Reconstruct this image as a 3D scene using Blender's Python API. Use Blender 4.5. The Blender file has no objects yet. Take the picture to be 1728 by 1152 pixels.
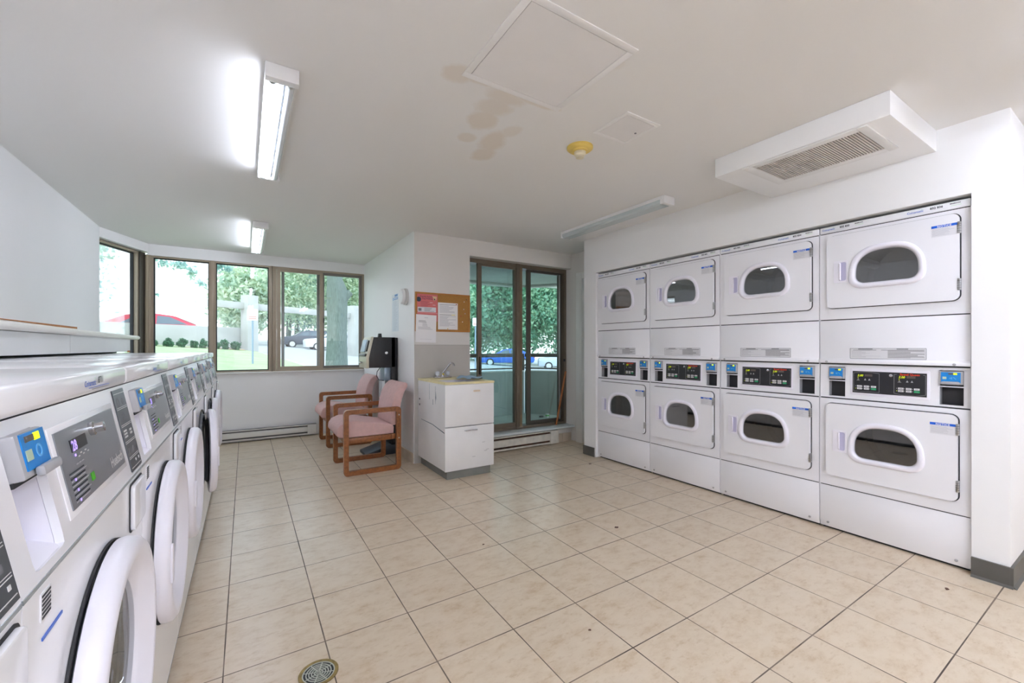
import bpy, bmesh, math, random
import numpy as np
from mathutils import Matrix, Vector

random.seed(7)
SC = bpy.context.scene
COL = SC.collection
PI = math.pi

# ------------------------------------------------------------------ camera
cam_d = bpy.data.cameras.new('camera')
cam = bpy.data.objects.new('camera', cam_d)
COL.objects.link(cam)
cam.location = (0, 0, 1.165)
cam.rotation_euler = (PI / 2, 0, -0.5634)
cam_d.sensor_width = 36
cam_d.lens = 36 * 712.6 / 1728
cam_d.shift_y = 9.9 / 1728
cam_d.clip_start = 0.02
cam_d.clip_end = 400
SC.camera = cam

# ------------------------------------------------------------------ world, sun, exposure
w = bpy.data.worlds.new('overcast_sky')
SC.world = w
w.use_nodes = True
nt = w.node_tree
bg = nt.nodes['Background']
tc = nt.nodes.new('ShaderNodeTexCoord')
sep = nt.nodes.new('ShaderNodeSeparateXYZ')
nt.links.new(tc.outputs['Generated'], sep.inputs[0])
rp = nt.nodes.new('ShaderNodeValToRGB')
rp.color_ramp.elements[0].position = 0.0
rp.color_ramp.elements[0].color = (0.95, 0.98, 1.0, 1)
rp.color_ramp.elements[1].position = 0.8
rp.color_ramp.elements[1].color = (0.62, 0.80, 1.0, 1)
nt.links.new(sep.outputs['Z'], rp.inputs[0])
nt.links.new(rp.outputs[0], bg.inputs['Color'])
bg.inputs['Strength'].default_value = 1.0
sun_d = bpy.data.lights.new('sun', 'SUN')
sun_d.energy = 0.7
sun_d.angle = math.radians(8)
sun_d.color = (1.0, 0.96, 0.88)
sun = bpy.data.objects.new('sun', sun_d)
COL.objects.link(sun)
sun.rotation_euler = (math.radians(38), 0, math.radians(-28))
TUBE = 14.0           # radiance of the lit fluorescent tubes
SC.view_settings.view_transform = 'Standard'
SC.view_settings.look = 'None'
SC.view_settings.gamma = 1
SC.view_settings.use_curve_mapping = False
SC.view_settings.exposure = 1.46
SC.cycles.max_bounces = 14
SC.cycles.diffuse_bounces = 8
SC.cycles.transparent_max_bounces = 16
SC.cycles.sample_clamp_indirect = 6
SC.cycles.caustics_reflective = False
SC.cycles.caustics_refractive = False

# ------------------------------------------------------------------ materials
def lin(h):
    h = h.lstrip('#')
    r = []
    for i in (0, 2, 4):
        c = int(h[i:i + 2], 16) / 255
        r.append(c / 12.92 if c <= 0.04045 else ((c + 0.055) / 1.055) ** 2.4)
    return (*r, 1)

MATS = {}
def mat(name, col, rough=0.5, metal=0.0, spec=0.5, em=None, es=0.0, var=0.0, scale=8.0, bump=0.0, bscale=60.0, coat=0.0, stretch=None):
    if name in MATS:
        return MATS[name]
    m = bpy.data.materials.new(name)
    m.use_nodes = True
    t = m.node_tree
    b = t.nodes['Principled BSDF']
    c = lin(col) if isinstance(col, str) else col
    b.inputs['Base Color'].default_value = c
    b.inputs['Roughness'].default_value = rough
    b.inputs['Metallic'].default_value = metal
    b.inputs['Specular IOR Level'].default_value = spec
    b.inputs['Coat Weight'].default_value = coat
    b.inputs['Coat Roughness'].default_value = 0.08
    if em:
        b.inputs['Emission Color'].default_value = lin(em)
        b.inputs['Emission Strength'].default_value = es
    co = None
    if var or bump:
        tcn = t.nodes.new('ShaderNodeTexCoord')
        co = tcn.outputs['Object']
        if stretch:
            mp = t.nodes.new('ShaderNodeMapping')
            mp.inputs['Scale'].default_value = stretch
            t.links.new(co, mp.inputs[0])
            co = mp.outputs[0]
    if var:
        n = t.nodes.new('ShaderNodeTexNoise')
        n.inputs['Scale'].default_value = scale
        n.inputs['Detail'].default_value = 6
        t.links.new(co, n.inputs['Vector'])
        r = t.nodes.new('ShaderNodeValToRGB')
        r.color_ramp.elements[0].position = 0.3
        r.color_ramp.elements[1].position = 0.7
        r.color_ramp.elements[0].color = (*[x * (1 - var) for x in c[:3]], 1)
        r.color_ramp.elements[1].color = (*[min(1, x * (1 + var)) for x in c[:3]], 1)
        t.links.new(n.outputs['Fac'], r.inputs[0])
        t.links.new(r.outputs[0], b.inputs['Base Color'])
    if bump:
        n = t.nodes.new('ShaderNodeTexNoise')
        n.inputs['Scale'].default_value = bscale
        n.inputs['Detail'].default_value = 4
        t.links.new(co, n.inputs['Vector'])
        bp = t.nodes.new('ShaderNodeBump')
        bp.inputs['Strength'].default_value = bump
        bp.inputs['Distance'].default_value = 0.01
        t.links.new(n.outputs['Fac'], bp.inputs['Height'])
        t.links.new(bp.outputs[0], b.inputs['Normal'])
    MATS[name] = m
    return m

def glass(name, tint, refl=0.06, rough=0.02):
    if name in MATS:
        return MATS[name]
    m = bpy.data.materials.new(name)
    m.use_nodes = True
    t = m.node_tree
    t.nodes.remove(t.nodes['Principled BSDF'])
    out = t.nodes['Material Output']
    tr = t.nodes.new('ShaderNodeBsdfTransparent')
    tr.inputs['Color'].default_value = (*tint, 1)
    gl = t.nodes.new('ShaderNodeBsdfGlossy')
    gl.inputs['Roughness'].default_value = rough
    gl.inputs['Color'].default_value = (1, 1, 1, 1)
    lw = t.nodes.new('ShaderNodeLayerWeight')
    lw.inputs['Blend'].default_value = 0.35
    mm = t.nodes.new('ShaderNodeMath'); mm.operation = 'MULTIPLY_ADD'
    mm.inputs[1].default_value = 0.45
    mm.inputs[2].default_value = refl
    t.links.new(lw.outputs['Fresnel'], mm.inputs[0])
    mx = t.nodes.new('ShaderNodeMixShader')
    t.links.new(mm.outputs[0], mx.inputs[0])
    t.links.new(tr.outputs[0], mx.inputs[1])
    t.links.new(gl.outputs[0], mx.inputs[2])
    t.links.new(mx.outputs[0], out.inputs['Surface'])
    MATS[name] = m
    return m

def mth(t, op, a, b=None, c=None):
    n = t.nodes.new('ShaderNodeMath'); n.operation = op
    for i, v in enumerate((a, b, c)):
        if v is None: continue
        if isinstance(v, (int, float)): n.inputs[i].default_value = v
        else: t.links.new(v, n.inputs[i])
    return n.outputs[0]

def mixc(t, fac, a, b):
    n = t.nodes.new('ShaderNodeMix'); n.data_type = 'RGBA'
    if isinstance(fac, (int, float)): n.inputs[0].default_value = fac
    else: t.links.new(fac, n.inputs[0])
    for s, v in ((6, a), (7, b)):
        if isinstance(v, tuple): n.inputs[s].default_value = v
        else: t.links.new(v, n.inputs[s])
    return n.outputs[2]

def noise(t, vec, scale, detail=4, rough=0.5, sc=None):
    if sc:
        mp = t.nodes.new('ShaderNodeMapping'); mp.inputs['Scale'].default_value = sc
        t.links.new(vec, mp.inputs[0]); vec = mp.outputs[0]
    n = t.nodes.new('ShaderNodeTexNoise'); n.inputs['Scale'].default_value = scale
    n.inputs['Detail'].default_value = detail; n.inputs['Roughness'].default_value = rough
    t.links.new(vec, n.inputs['Vector'])
    return n.outputs['Fac']

def ramp(t, fac, stops):
    r = t.nodes.new('ShaderNodeValToRGB')
    while len(r.color_ramp.elements) < len(stops): r.color_ramp.elements.new(0.5)
    for e, (p, c) in zip(r.color_ramp.elements, stops):
        e.position = p; e.color = c
    t.links.new(fac, r.inputs[0])
    return r.outputs[0]

def floor_material():
    m = bpy.data.materials.new('beige_floor_tile'); m.use_nodes = True
    t = m.node_tree; b = t.nodes['Principled BSDF']
    tc = t.nodes.new('ShaderNodeTexCoord'); vec = tc.outputs['Object']
    sp = t.nodes.new('ShaderNodeSeparateXYZ'); t.links.new(vec, sp.inputs[0])
    X, Y = sp.outputs[0], sp.outputs[1]
    gx = mth(t, 'DIVIDE', mth(t, 'ADD', X, 0.0665), 0.3347)
    gy = mth(t, 'DIVIDE', mth(t, 'SUBTRACT', mth(t, 'SUBTRACT', Y, 1.811), mth(t, 'MULTIPLY', X, 0.0022)), 0.3397)
    def edge(g, p):
        fr = mth(t, 'FRACT', g)
        return mth(t, 'MULTIPLY', mth(t, 'MINIMUM', fr, mth(t, 'SUBTRACT', 1.0, fr)), p)
    ex, ey = edge(gx, 0.3347), edge(gy, 0.3397)
    n1 = noise(t, vec, 3.0, 3)
    wid = mth(t, 'MULTIPLY_ADD', n1, 0.0026, 0.0010)
    d = mth(t, 'MINIMUM', ex, ey)
    gro = mth(t, 'LESS_THAN', d, wid)
    # per-tile tone
    ix, iy = mth(t, 'FLOOR', gx), mth(t, 'FLOOR', gy)
    cb = t.nodes.new('ShaderNodeCombineXYZ'); t.links.new(ix, cb.inputs[0]); t.links.new(iy, cb.inputs[1])
    wn = t.nodes.new('ShaderNodeTexWhiteNoise'); wn.noise_dimensions = '3D'; t.links.new(cb.outputs[0], wn.inputs['Vector'])
    off = t.nodes.new('ShaderNodeVectorMath'); off.operation = 'MULTIPLY_ADD'
    t.links.new(wn.outputs['Color'], off.inputs[0]); off.inputs[1].default_value = (9, 9, 9); t.links.new(vec, off.inputs[2])
    v2 = off.outputs[0]
    a = noise(t, v2, 14.0, 8, 0.68, (0.75, 1.15, 1))
    c1 = ramp(t, a, [(0.30, lin('bea78a')), (0.42, lin('cab89f')), (0.54, lin('d0c0a9')), (0.9, lin('d4c6b1'))])
    bl = noise(t, v2, 34.0, 8, 0.72, (0.55, 1.2, 1))
    c2 = ramp(t, bl, [(0.34, (1, 1, 1, 1)), (0.46, (0, 0, 0, 1))])
    c3 = mixc(t, mth(t, 'MULTIPLY', c2, 0.38), c1, lin('ab8d68'))
    br = ramp(t, noise(t, v2, 40.0, 4, 0.6, (0.5, 1.2, 1)), [(0.60, (0, 0, 0, 1)), (0.75, (1, 1, 1, 1))])
    c3 = mixc(t, mth(t, 'MULTIPLY', br, 0.05), c3, lin('dcd3c6'))
    tone = mth(t, 'MULTIPLY_ADD', wn.outputs['Value'], 0.05, 0.985)
    hsv = t.nodes.new('ShaderNodeHueSaturation'); t.links.new(c3, hsv.inputs['Color']); t.links.new(tone, hsv.inputs['Value'])
    gc = ramp(t, noise(t, vec, 5.0, 3), [(0.35, lin('4c4139')), (0.65, lin('877769'))])
    col = mixc(t, gro, hsv.outputs[0], gc)
    t.links.new(col, b.inputs['Base Color'])
    ro = mth(t, 'MULTIPLY_ADD', gro, 0.45, 0.20)
    t.links.new(mth(t, 'ADD', ro, 0.08), b.inputs['Roughness'])
    b.inputs['Specular IOR Level'].default_value = 0.45
    bp = t.nodes.new('ShaderNodeBump'); bp.inputs['Strength'].default_value = 0.5; bp.inputs['Distance'].default_value = 0.002
    h = mth(t, 'ADD', mth(t, 'MULTIPLY', gro, -1.0), 0.0)
    t.links.new(h, bp.inputs['Height']); t.links.new(bp.outputs[0], b.inputs['Normal'])
    return m

def ceiling_material():
    m = bpy.data.materials.new('stained_ceiling_paint'); m.use_nodes = True
    t = m.node_tree; b = t.nodes['Principled BSDF']
    tc = t.nodes.new('ShaderNodeTexCoord'); vec = tc.outputs['Object']
    sp = t.nodes.new('ShaderNodeSeparateXYZ'); t.links.new(vec, sp.inputs[0])
    n = noise(t, vec, 5.0, 4, 0.6)
    tot = None
    for (x, y, rx, ry, k) in [(0.76, 1.64, .06, .06, .8), (0.87, 1.63, .09, .03, .6), (1.02, 1.68, .10, .06, .8), (1.02, 1.78, .08, .08, .8), (1.03, 1.92, .07, .09, .9),
                           (1.04, 2.12, .05, .05, .8), (1.19, 2.08, .07, .12, .95), (1.21, 2.25, .06, .09, .9), (1.22, 1.93, .05, .07, .6), (1.17, 1.64, .12, .025, .8), (1.28, 1.63, .04, .02, .9),
                           (1.10, 1.30, .10, .05, .25), (1.0, 1.25, .10, .03, .25), (1.3, 1.24, .03, .03, .3)]:
        dx = mth(t, 'DIVIDE', mth(t, 'SUBTRACT', sp.outputs[0], x), rx)
        dy = mth(t, 'DIVIDE', mth(t, 'SUBTRACT', sp.outputs[1], y), ry)
        d = mth(t, 'SQRT', mth(t, 'ADD', mth(t, 'MULTIPLY', dx, dx), mth(t, 'MULTIPLY', dy, dy)))
        d = mth(t, 'ADD', d, mth(t, 'MULTIPLY_ADD', n, 1.8, -0.9))
        v = mth(t, 'MULTIPLY', mth(t, 'MULTIPLY_ADD', d, -2.2, 2.6), 1.0)
        n2 = t.nodes.new('ShaderNodeClamp'); t.links.new(v, n2.inputs[0])
        v = mth(t, 'MULTIPLY', n2.outputs[0], k)
        tot = v if tot is None else mth(t, 'MAXIMUM', tot, v)
    col = mixc(t, mth(t, 'MULTIPLY', tot, 0.34), lin('e6e5e3'), lin('c6ad88'))
    t.links.new(col, b.inputs['Base Color'])
    b.inputs['Roughness'].default_value = 0.75
    b.inputs['Specular IOR Level'].default_value = 0.25
    bp = t.nodes.new('ShaderNodeBump'); bp.inputs['Strength'].default_value = 0.05
    t.links.new(noise(t, vec, 120.0, 3), bp.inputs['Height']); t.links.new(bp.outputs[0], b.inputs['Normal'])
    return m

WALL = mat('white_wall_paint', 'f0f0f0', 0.55, spec=0.35, var=0.012, scale=1.5, bump=0.05, bscale=150)
WALLG = mat('grey_white_wall', 'dedbd7', 0.6, spec=0.3, var=0.02, scale=2.0, bump=0.04, bscale=150)  # slightly greyer than WALL, for pier, header, side wall and apron
PANELG = mat('grey_wall_board', 'bdb9b3', 0.55, spec=0.3, var=0.02, scale=3)
TRIM = mat('white_trim_paint', 'e6e6e4', 0.4, spec=0.4, var=0.02, scale=5)
ENAM = mat('white_enamel', 'ededf1', 0.22, spec=0.5, var=0.006, scale=2)
ENAM2 = mat('washer_enamel', 'f0f0f4', 0.16, spec=0.5, var=0.006, scale=2)
PLAS = mat('white_plastic', 'edebf4', 0.3, spec=0.5)
SEAM = mat('dark_gap', '2a2b2e', 0.7)
BLK = mat('black_panel', '26262a', 0.3)
BLKS = mat('black_recess', '202024', 0.55, var=0.1)
GRYP = mat('grey_plastic', 'a8a8ac', 0.4)
STEEL = mat('brushed_steel', 'b9b9b9', 0.3, metal=1.0)
CHROME = mat('chrome', 'cfcfd2', 0.12, metal=1.0)
BLUE = mat('reader_blue', '1583d0', 0.35)
NBLUE = mat('notice_blue', '1560d0', 0.4)
YEL = mat('yellow_digits', 'd8e600', 0.4, em='d8f000', es=0.35)
GRN = mat('green_key', '12a868', 0.4)
GRN2 = mat('bright_green_key', '46b51e', 0.4)
RED = mat('red_letters', 'e03a20', 0.4)
PURP = mat('violet_digits', 'a48fe0', 0.4, em='9b84e6', es=0.6)
PAPER = mat('white_paper', 'ecebec', 0.7)
LBL = mat('label_grey', 'dcdcdf', 0.5)
INK = mat('grey_ink', '7d7d82', 0.7)
INKD = mat('dark_ink', '33363c', 0.6)
INKL = mat('pale_ink', 'b9b9bf', 0.7)
LOGO = mat('logo_blue', '4b6fc4', 0.5)
LOGOG = mat('logo_green', '7fc08c', 0.5)
WHT = mat('white_key', 'dadada', 0.4)
GREYL = mat('grey_outline', 'a9a9ac', 0.5)
DISP = mat('display_brown', '5b524c', 0.4)
BRZ = mat('bronze_anodised', 'a29583', 0.42, metal=0.2, spec=0.4, var=0.04, scale=6)
BRZ2 = mat('door_bronze', '73685a', 0.42, metal=0.3, spec=0.4, var=0.05, scale=6)
BRZD = mat('dark_bronze', '4b453c', 0.45, metal=0.3)
BRZG = mat('grey_bronze', '85807a', 0.45, metal=0.3)
RUBB = mat('dark_rubber_base', '56544f', 0.45, var=0.06, scale=6)
GLASSW = glass('window_glass', (0.93, 0.975, 0.98), 0.03)
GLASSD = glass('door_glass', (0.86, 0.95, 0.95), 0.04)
GLASSR = glass('smoked_glass', (0.76, 0.77, 0.78), 0.09, 0.012)
GLASSC = glass('clear_bowl_glass', (0.72, 0.76, 0.78), 0.10, 0.03)
TLT = mat('lit_tube', 'ffffff', 0.4, em='e6edff', es=TUBE)
TLB = mat('fill_tube', 'ffffff', 0.4, em='e6edff', es=40)  # stronger tube for the added fill lamps behind the camera
TLC = mat('passage_tube', 'ffffff', 0.4, em='e6edff', es=19)
TUO = mat('unlit_tube', 'd8dde2', 0.25)
FIX = mat('fixture_white', 'e9e9e9', 0.35)
FIXR = mat('fixture_reflector', 'dcdfe2', 0.2, spec=0.6)

# ------------------------------------------------------------------ mesh builder
class MB:
    def __init__(self, T=None):
        self.v = []; self.f = []; self.m = []; self.mats = []
        self.T = T or Matrix.Identity(4)
    def _mi(self, m):
        if m not in self.mats: self.mats.append(m)
        return self.mats.index(m)
    def add(self, verts, faces, m):
        o = len(self.v)
        T = self.T
        self.v += [tuple(T @ Vector(p)) for p in verts]
        self.f += [tuple(i + o for i in q) for q in faces]
        self.m += [self._mi(m)] * len(faces)
        return self
    def addbm(self, bm, m):
        bm.verts.ensure_lookup_table(); bm.verts.index_update()
        self.add([v.co[:] for v in bm.verts], [[v.index for v in f.verts] for f in bm.faces], m)
        bm.free()
        return self
    def box(self, x0, x1, y0, y1, z0, z1, m, bev=0.0, seg=2):
        if x0 > x1: x0, x1 = x1, x0
        if y0 > y1: y0, y1 = y1, y0
        if z0 > z1: z0, z1 = z1, z0
        vs = [(x0, y0, z0), (x1, y0, z0), (x1, y1, z0), (x0, y1, z0), (x0, y0, z1), (x1, y0, z1), (x1, y1, z1), (x0, y1, z1)]
        fs = [(0, 3, 2, 1), (4, 5, 6, 7), (0, 1, 5, 4), (1, 2, 6, 5), (2, 3, 7, 6), (3, 0, 4, 7)]
        if bev <= 0: return self.add(vs, fs, m)
        bm = bmesh.new()
        bv = [bm.verts.new(p) for p in vs]
        for q in fs: bm.faces.new([bv[i] for i in q])
        bmesh.ops.bevel(bm, geom=bm.edges[:], offset=min(bev, 0.49 * min(x1 - x0, y1 - y0, z1 - z0)), segments=seg, profile=0.5, affect='EDGES')
        return self.addbm(bm, m)
    def prism(self, poly, ax, a0, a1, m, bev=0.0, seg=2):
        """poly: 2d points; ax 'y': (x,z) plane, 'x': (y,z) plane, 'z': (x,y) plane"""
        def P(p, a):
            return {'y': (p[0], a, p[1]), 'x': (a, p[0], p[1]), 'z': (p[0], p[1], a)}[ax]
        bm = bmesh.new()
        A = [bm.verts.new(P(p, a0)) for p in poly]
        B = [bm.verts.new(P(p, a1)) for p in poly]
        n = len(poly)
        bm.faces.new(A); bm.faces.new(B[::-1])
        for i in range(n):
            j = (i + 1) % n
            bm.faces.new([A[j], A[i], B[i], B[j]])
        bmesh.ops.recalc_face_normals(bm, faces=bm.faces[:])
        if bev > 0:
            es = [e for e in bm.edges if len(e.link_faces) == 2 and e.calc_face_angle() > 0.6]
            bmesh.ops.bevel(bm, geom=es, offset=bev, segments=seg, profile=0.5, affect='EDGES')
        return self.addbm(bm, m)
    def ring(self, outer, inner, y0, y1, m, ybo=0.0, ax='y', cap=True):
        """plate with a hole between equal-length loops, thickness y0..y1 (y0 = front)"""
        n = len(outer)
        def P(p, a):
            return {'y': (p[0], a, p[1]), 'x': (a, p[0], p[1]), 'z': (p[0], p[1], a)}[ax]
        vs = [P(p, y0) for p in outer] + [P(p, y0) for p in inner] + [P(p, y1) for p in outer] + [P(p, y1) for p in inner]
        fs = []
        for i in range(n):
            j = (i + 1) % n
            fs += [(i, j, n + j, n + i), (2 * n + i, 3 * n + i, 3 * n + j, 2 * n + j), (i, 2 * n + i, 2 * n + j, j), (n + i, n + j, 3 * n + j, 3 * n + i)]
        bm = bmesh.new(); bv = [bm.verts.new(p) for p in vs]
        for q in fs: bm.faces.new([bv[i] for i in q])
        bmesh.ops.recalc_face_normals(bm, faces=bm.faces[:])
        return self.addbm(bm, m)
    def loft(self, loops, m, closed=True, cap0=False, cap1=False):
        n = len(loops[0]); vs = [p for l in loops for p in l]; fs = []
        for k in range(len(loops) - 1):
            for i in range(n if closed else n - 1):
                j = (i + 1) % n
                fs.append((k * n + i, k * n + j, (k + 1) * n + j, (k + 1) * n + i))
        if cap0: fs.append(tuple(range(n))[::-1])
        if cap1: fs.append(tuple(range((len(loops) - 1) * n, len(loops) * n)))
        bm = bmesh.new(); bv = [bm.verts.new(p) for p in vs]
        for q in fs: bm.faces.new([bv[i] for i in q])
        bmesh.ops.recalc_face_normals(bm, faces=bm.faces[:])
        return self.addbm(bm, m)
    def tube(self, pts, r, m, n=10, cap=True):
        pts = [Vector(p) for p in pts]
        rs = r if isinstance(r, (list, tuple)) else [r] * len(pts)
        loops = []; up = None
        for i, p in enumerate(pts):
            a = pts[max(0, i - 1)]; b = pts[min(len(pts) - 1, i + 1)]
            d = (b - a).normalized()
            if up is None:
                up = Vector((0, 0, 1)) if abs(d.z) < 0.9 else Vector((1, 0, 0))
            u = (up - d * up.dot(d)).normalized(); up = u
            s = d.cross(u)
            loops.append([tuple(p + (u * math.cos(t) + s * math.sin(t)) * rs[i]) for t in [2 * PI * k / n for k in range(n)]])
        return self.loft(loops, m, True, cap, cap)
    def lathe(self, prof, c, ax, m, n=32, cap0=True, cap1=True):
        """prof [(r, h)]; axis 'x','y','z' through c"""
        loops = []
        for r, h in prof:
            L = []
            for k in range(n):
                t = 2 * PI * k / n; a, b = r * math.cos(t), r * math.sin(t)
                L.append({'z': (c[0] + a, c[1] + b, c[2] + h), 'y': (c[0] + a, c[1] + h, c[2] + b), 'x': (c[0] + h, c[1] + a, c[2] + b)}[ax])
            loops.append(L)
        return self.loft(loops, m, True, cap0, cap1)
    def ell(self, c, r, m, seg=16):
        bm = bmesh.new(); bmesh.ops.create_uvsphere(bm, u_segments=seg, v_segments=max(6, seg // 2), radius=1)
        for v in bm.verts: v.co = (v.co.x * r[0] + c[0], v.co.y * r[1] + c[1], v.co.z * r[2] + c[2])
        return self.addbm(bm, m)
    def text(self, s, x, y, z, size, m, align='LEFT', sx=1.0, shear=0.0, bold=0.0, sp=1.0):
        """lettering on the plane facing -y"""
        cu = bpy.data.curves.new('t', 'FONT'); cu.body = s; cu.size = size; cu.align_x = align
        cu.resolution_u = 2; cu.shear = shear; cu.offset = bold; cu.space_character = sp
        ob = bpy.data.objects.new('t', cu)
        COL.objects.link(ob)
        dg = bpy.context.evaluated_depsgraph_get()
        me = bpy.data.meshes.new_from_object(ob.evaluated_get(dg))
        self.add([(x + v.co.x * sx, y, z + v.co.y) for v in me.vertices], [tuple(p.vertices) for p in me.polygons], m)
        bpy.data.objects.remove(ob); bpy.data.curves.remove(cu); bpy.data.meshes.remove(me)
        return self
    def build(self, name, parent=None, ang=35, loc=None):
        me = bpy.data.meshes.new(name)
        me.from_pydata(self.v, [], self.f)
        for mm in self.mats: me.materials.append(mm)
        me.polygons.foreach_set('material_index', self.m)
        me.polygons.foreach_set('use_smooth', [True] * len(self.f))
        me.update()
        try: me.set_sharp_from_angle(angle=math.radians(ang))
        except Exception: pass
        o = bpy.data.objects.new(name, me); COL.objects.link(o)
        if parent: o.parent = parent
        if loc: o.location = loc
        return o

def tag(o, label=None, cat=None, group=None, kind=None):
    if label: o['label'] = label
    if cat: o['category'] = cat
    if group: o['group'] = group
    if kind: o['kind'] = kind
    return o
def struct(o, label=None, cat=None):
    o['kind'] = 'structure'
    if label: o['label'] = label
    if cat: o['category'] = cat
    return o
def empty(name, loc, rz, label, cat, group=None):
    o = bpy.data.objects.new(name, None); COL.objects.link(o)
    o.empty_display_size = 0.1
    o.location = loc; o.rotation_euler = (0, 0, rz)
    return tag(o, label, cat, group)
def copy_tree(o, parent=None):
    c = o.copy(); COL.objects.link(c)
    if parent: c.parent = parent
    for ch in list(o.children): copy_tree(ch, c)
    return c
def rrect(x0, x1, z0, z1, r, n=6):
    pts = []
    for cx, cz, a0 in ((x1 - r, z1 - r, 0), (x0 + r, z1 - r, 90), (x0 + r, z0 + r, 180), (x1 - r, z0 + r, 270)):
        for k in range(n + 1):
            a = math.radians(a0 + 90 * k / n); pts.append((cx + r * math.cos(a), cz + r * math.sin(a)))
    return pts
def circ(cx, cz, r, n=64, a0=0):
    return [(cx + r * math.cos(a0 + 2 * PI * k / n), cz + r * math.sin(a0 + 2 * PI * k / n)) for k in range(n)]
def rays(poly, c, angs):
    out = []
    for a in angs:
        d = (math.cos(a), math.sin(a)); best = None
        for i in range(len(poly)):
            p, q = poly[i], poly[(i + 1) % len(poly)]
            ex, ez = q[0] - p[0], q[1] - p[1]
            det = d[0] * -ez + ex * d[1]
            if abs(det) < 1e-12: continue
            rx, rz = p[0] - c[0], p[1] - c[1]
            t = (rx * -ez + ex * rz) / det; u = (d[0] * rz - d[1] * rx) / det
            if t > 0 and -1e-6 <= u <= 1 + 1e-6 and (best is None or t < best): best = t
        out.append((c[0] + d[0] * best, c[1] + d[1] * best))
    return out
def matched(outer, inner, c, n=72):
    angs = [2 * PI * k / n for k in range(n)] + [math.atan2(p[1] - c[1], p[0] - c[0]) % (2 * PI) for p in outer]
    angs = sorted(set(round(a, 5) for a in angs))
    return rays(outer, c, angs), rays(inner, c, angs)

# ------------------------------------------------------------------ room shell
CH = 2.33
def slab(name, b, m, label=None, bev=0):
    return struct(MB().box(*b, m, bev).build(name), label)
FL = floor_material()
struct(MB().box(-1.3, 5.4, -2.7, 6.2, -0.15, 0, FL).build('floor'), 'beige stone-look ceramic tile floor with dark grout lines')
CE = ceiling_material()
struct(MB().box(-1.4, 5.4, -2.7, 6.6, CH, CH + 0.3, CE).build('ceiling'), 'painted ceiling with brown water stains')
slab('wall_left', (-1.4, -1.19, -2.7, 5.571, 0, CH), WALL, 'plain white wall behind the washers')
slab('wall_back', (-1.4, 5.4, -2.8, -2.6, 0, CH), WALL)
slab('wall_right', (5.2, 5.4, -2.7, 0.441, 0, CH), WALL)
# wall holding the stacked dryers
mw = MB()
mw.box(3.14, 4.4, 0.441, 0.571, 0, CH, WALL)
mw.box(3.14, 4.4, 3.308, 3.49, 0, CH, WALL)
mw.box(3.14, 4.4, 0.571, 3.308, 1.955, CH, WALL)
mw.box(4.2, 4.4, 0.571, 3.308, 0, 1.955, WALL)
mw.box(4.4, 5.4, 0.441, 0.571, 0, CH, WALL)
struct(mw.build('wall_dryer_alcove'), 'white wall framing the alcove of stacked dryers')
# short side wall with a door beyond the dryers
mw = MB()
mw.box(3.475, 3.60, 3.49, 4.35, 2.03, CH, WALLG)
mw.box(3.475, 3.60, 3.96, 4.35, 0, 2.03, WALLG)
mw.box(3.53, 3.60, 3.49, 3.96, 0, 2.03, WALLG)
struct(mw.build('wall_side'))
md = MB()
md.box(3.50, 3.53, 3.49, 3.88, 0.03, 2.0, TRIM, 0.002)
d2 = struct(md.build('door_2'), 'white side door partly hidden behind the dryer wall')
MB().box(3.45, 3.50, 3.88, 3.985, 0, 2.08, TRIM, 0.004).box(3.455, 3.50, 3.49, 3.88, 2.0, 2.08, TRIM, 0.004).build('door_frame', d2)
# pier block between window bay and glass door, header over the glass door
mw = MB()
mw.box(1.431, 2.05, 4.10, 6.45, 0, CH, WALLG)
mw.box(2.05, 3.475, 4.10, 4.35, 2.155, CH, WALLG)
pier = mw.build('wall_pier')
struct(pier, 'grey-white pier wall between the window and the glass door')
# the side of the pier facing the window is a thin whiter sheet
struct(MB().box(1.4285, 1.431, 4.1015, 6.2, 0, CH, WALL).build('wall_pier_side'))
struct(MB().box(1.433, 2.048, 4.092, 4.10, 0, 1.187, PANELG).box(1.433, 2.048, 4.090, 4.10, 1.187, 1.192, mat('board_edge', 'a5a19b', 0.6)).build('trim_1'), 'grey splash board covering the lower pier')
# window wall
mw = MB()
mw.box(-0.93, 1.431, 6.2, 6.42, 0, 0.855, WALL)
mw.box(-0.93, 1.431, 6.2, 6.42, 2.205, CH, WALL)
struct(mw.build('wall_window'), 'white wall below and above the long window')
struct(MB().box(-0.90, 1.431, 6.165, 6.25, 0.842, 0.857, TRIM, 0.004).build('trim_2'), 'thin white window stool')
# bay wall
A = Vector((-1.19, 5.571)); B = Vector((-0.922, 6.2)); dAB = (B - A).normalized(); nAB = Vector((-dAB.y, dAB.x))
if nAB.x > 0: nAB = -nAB
LAB = (B - A).length
T_bay = Matrix(((dAB.x, nAB.x, 0, A.x), (dAB.y, nAB.y, 0, A.y), (0, 0, 1, 0), (0, 0, 0, 1)))
mw = MB(T_bay)
mw.box(-0.1, LAB + .05, 0, 0.22, 0, 0.855, WALL); mw.box(-0.1, LAB + .05, 0, 0.22, 2.235, CH, WALL)
struct(mw.build('wall_bay'))
# chase and ledge behind the washers
struct(MB().box(-1.188, -0.925, -2.6, 4.86, 0, 1.117, WALL).build('wall_chase'))

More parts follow.
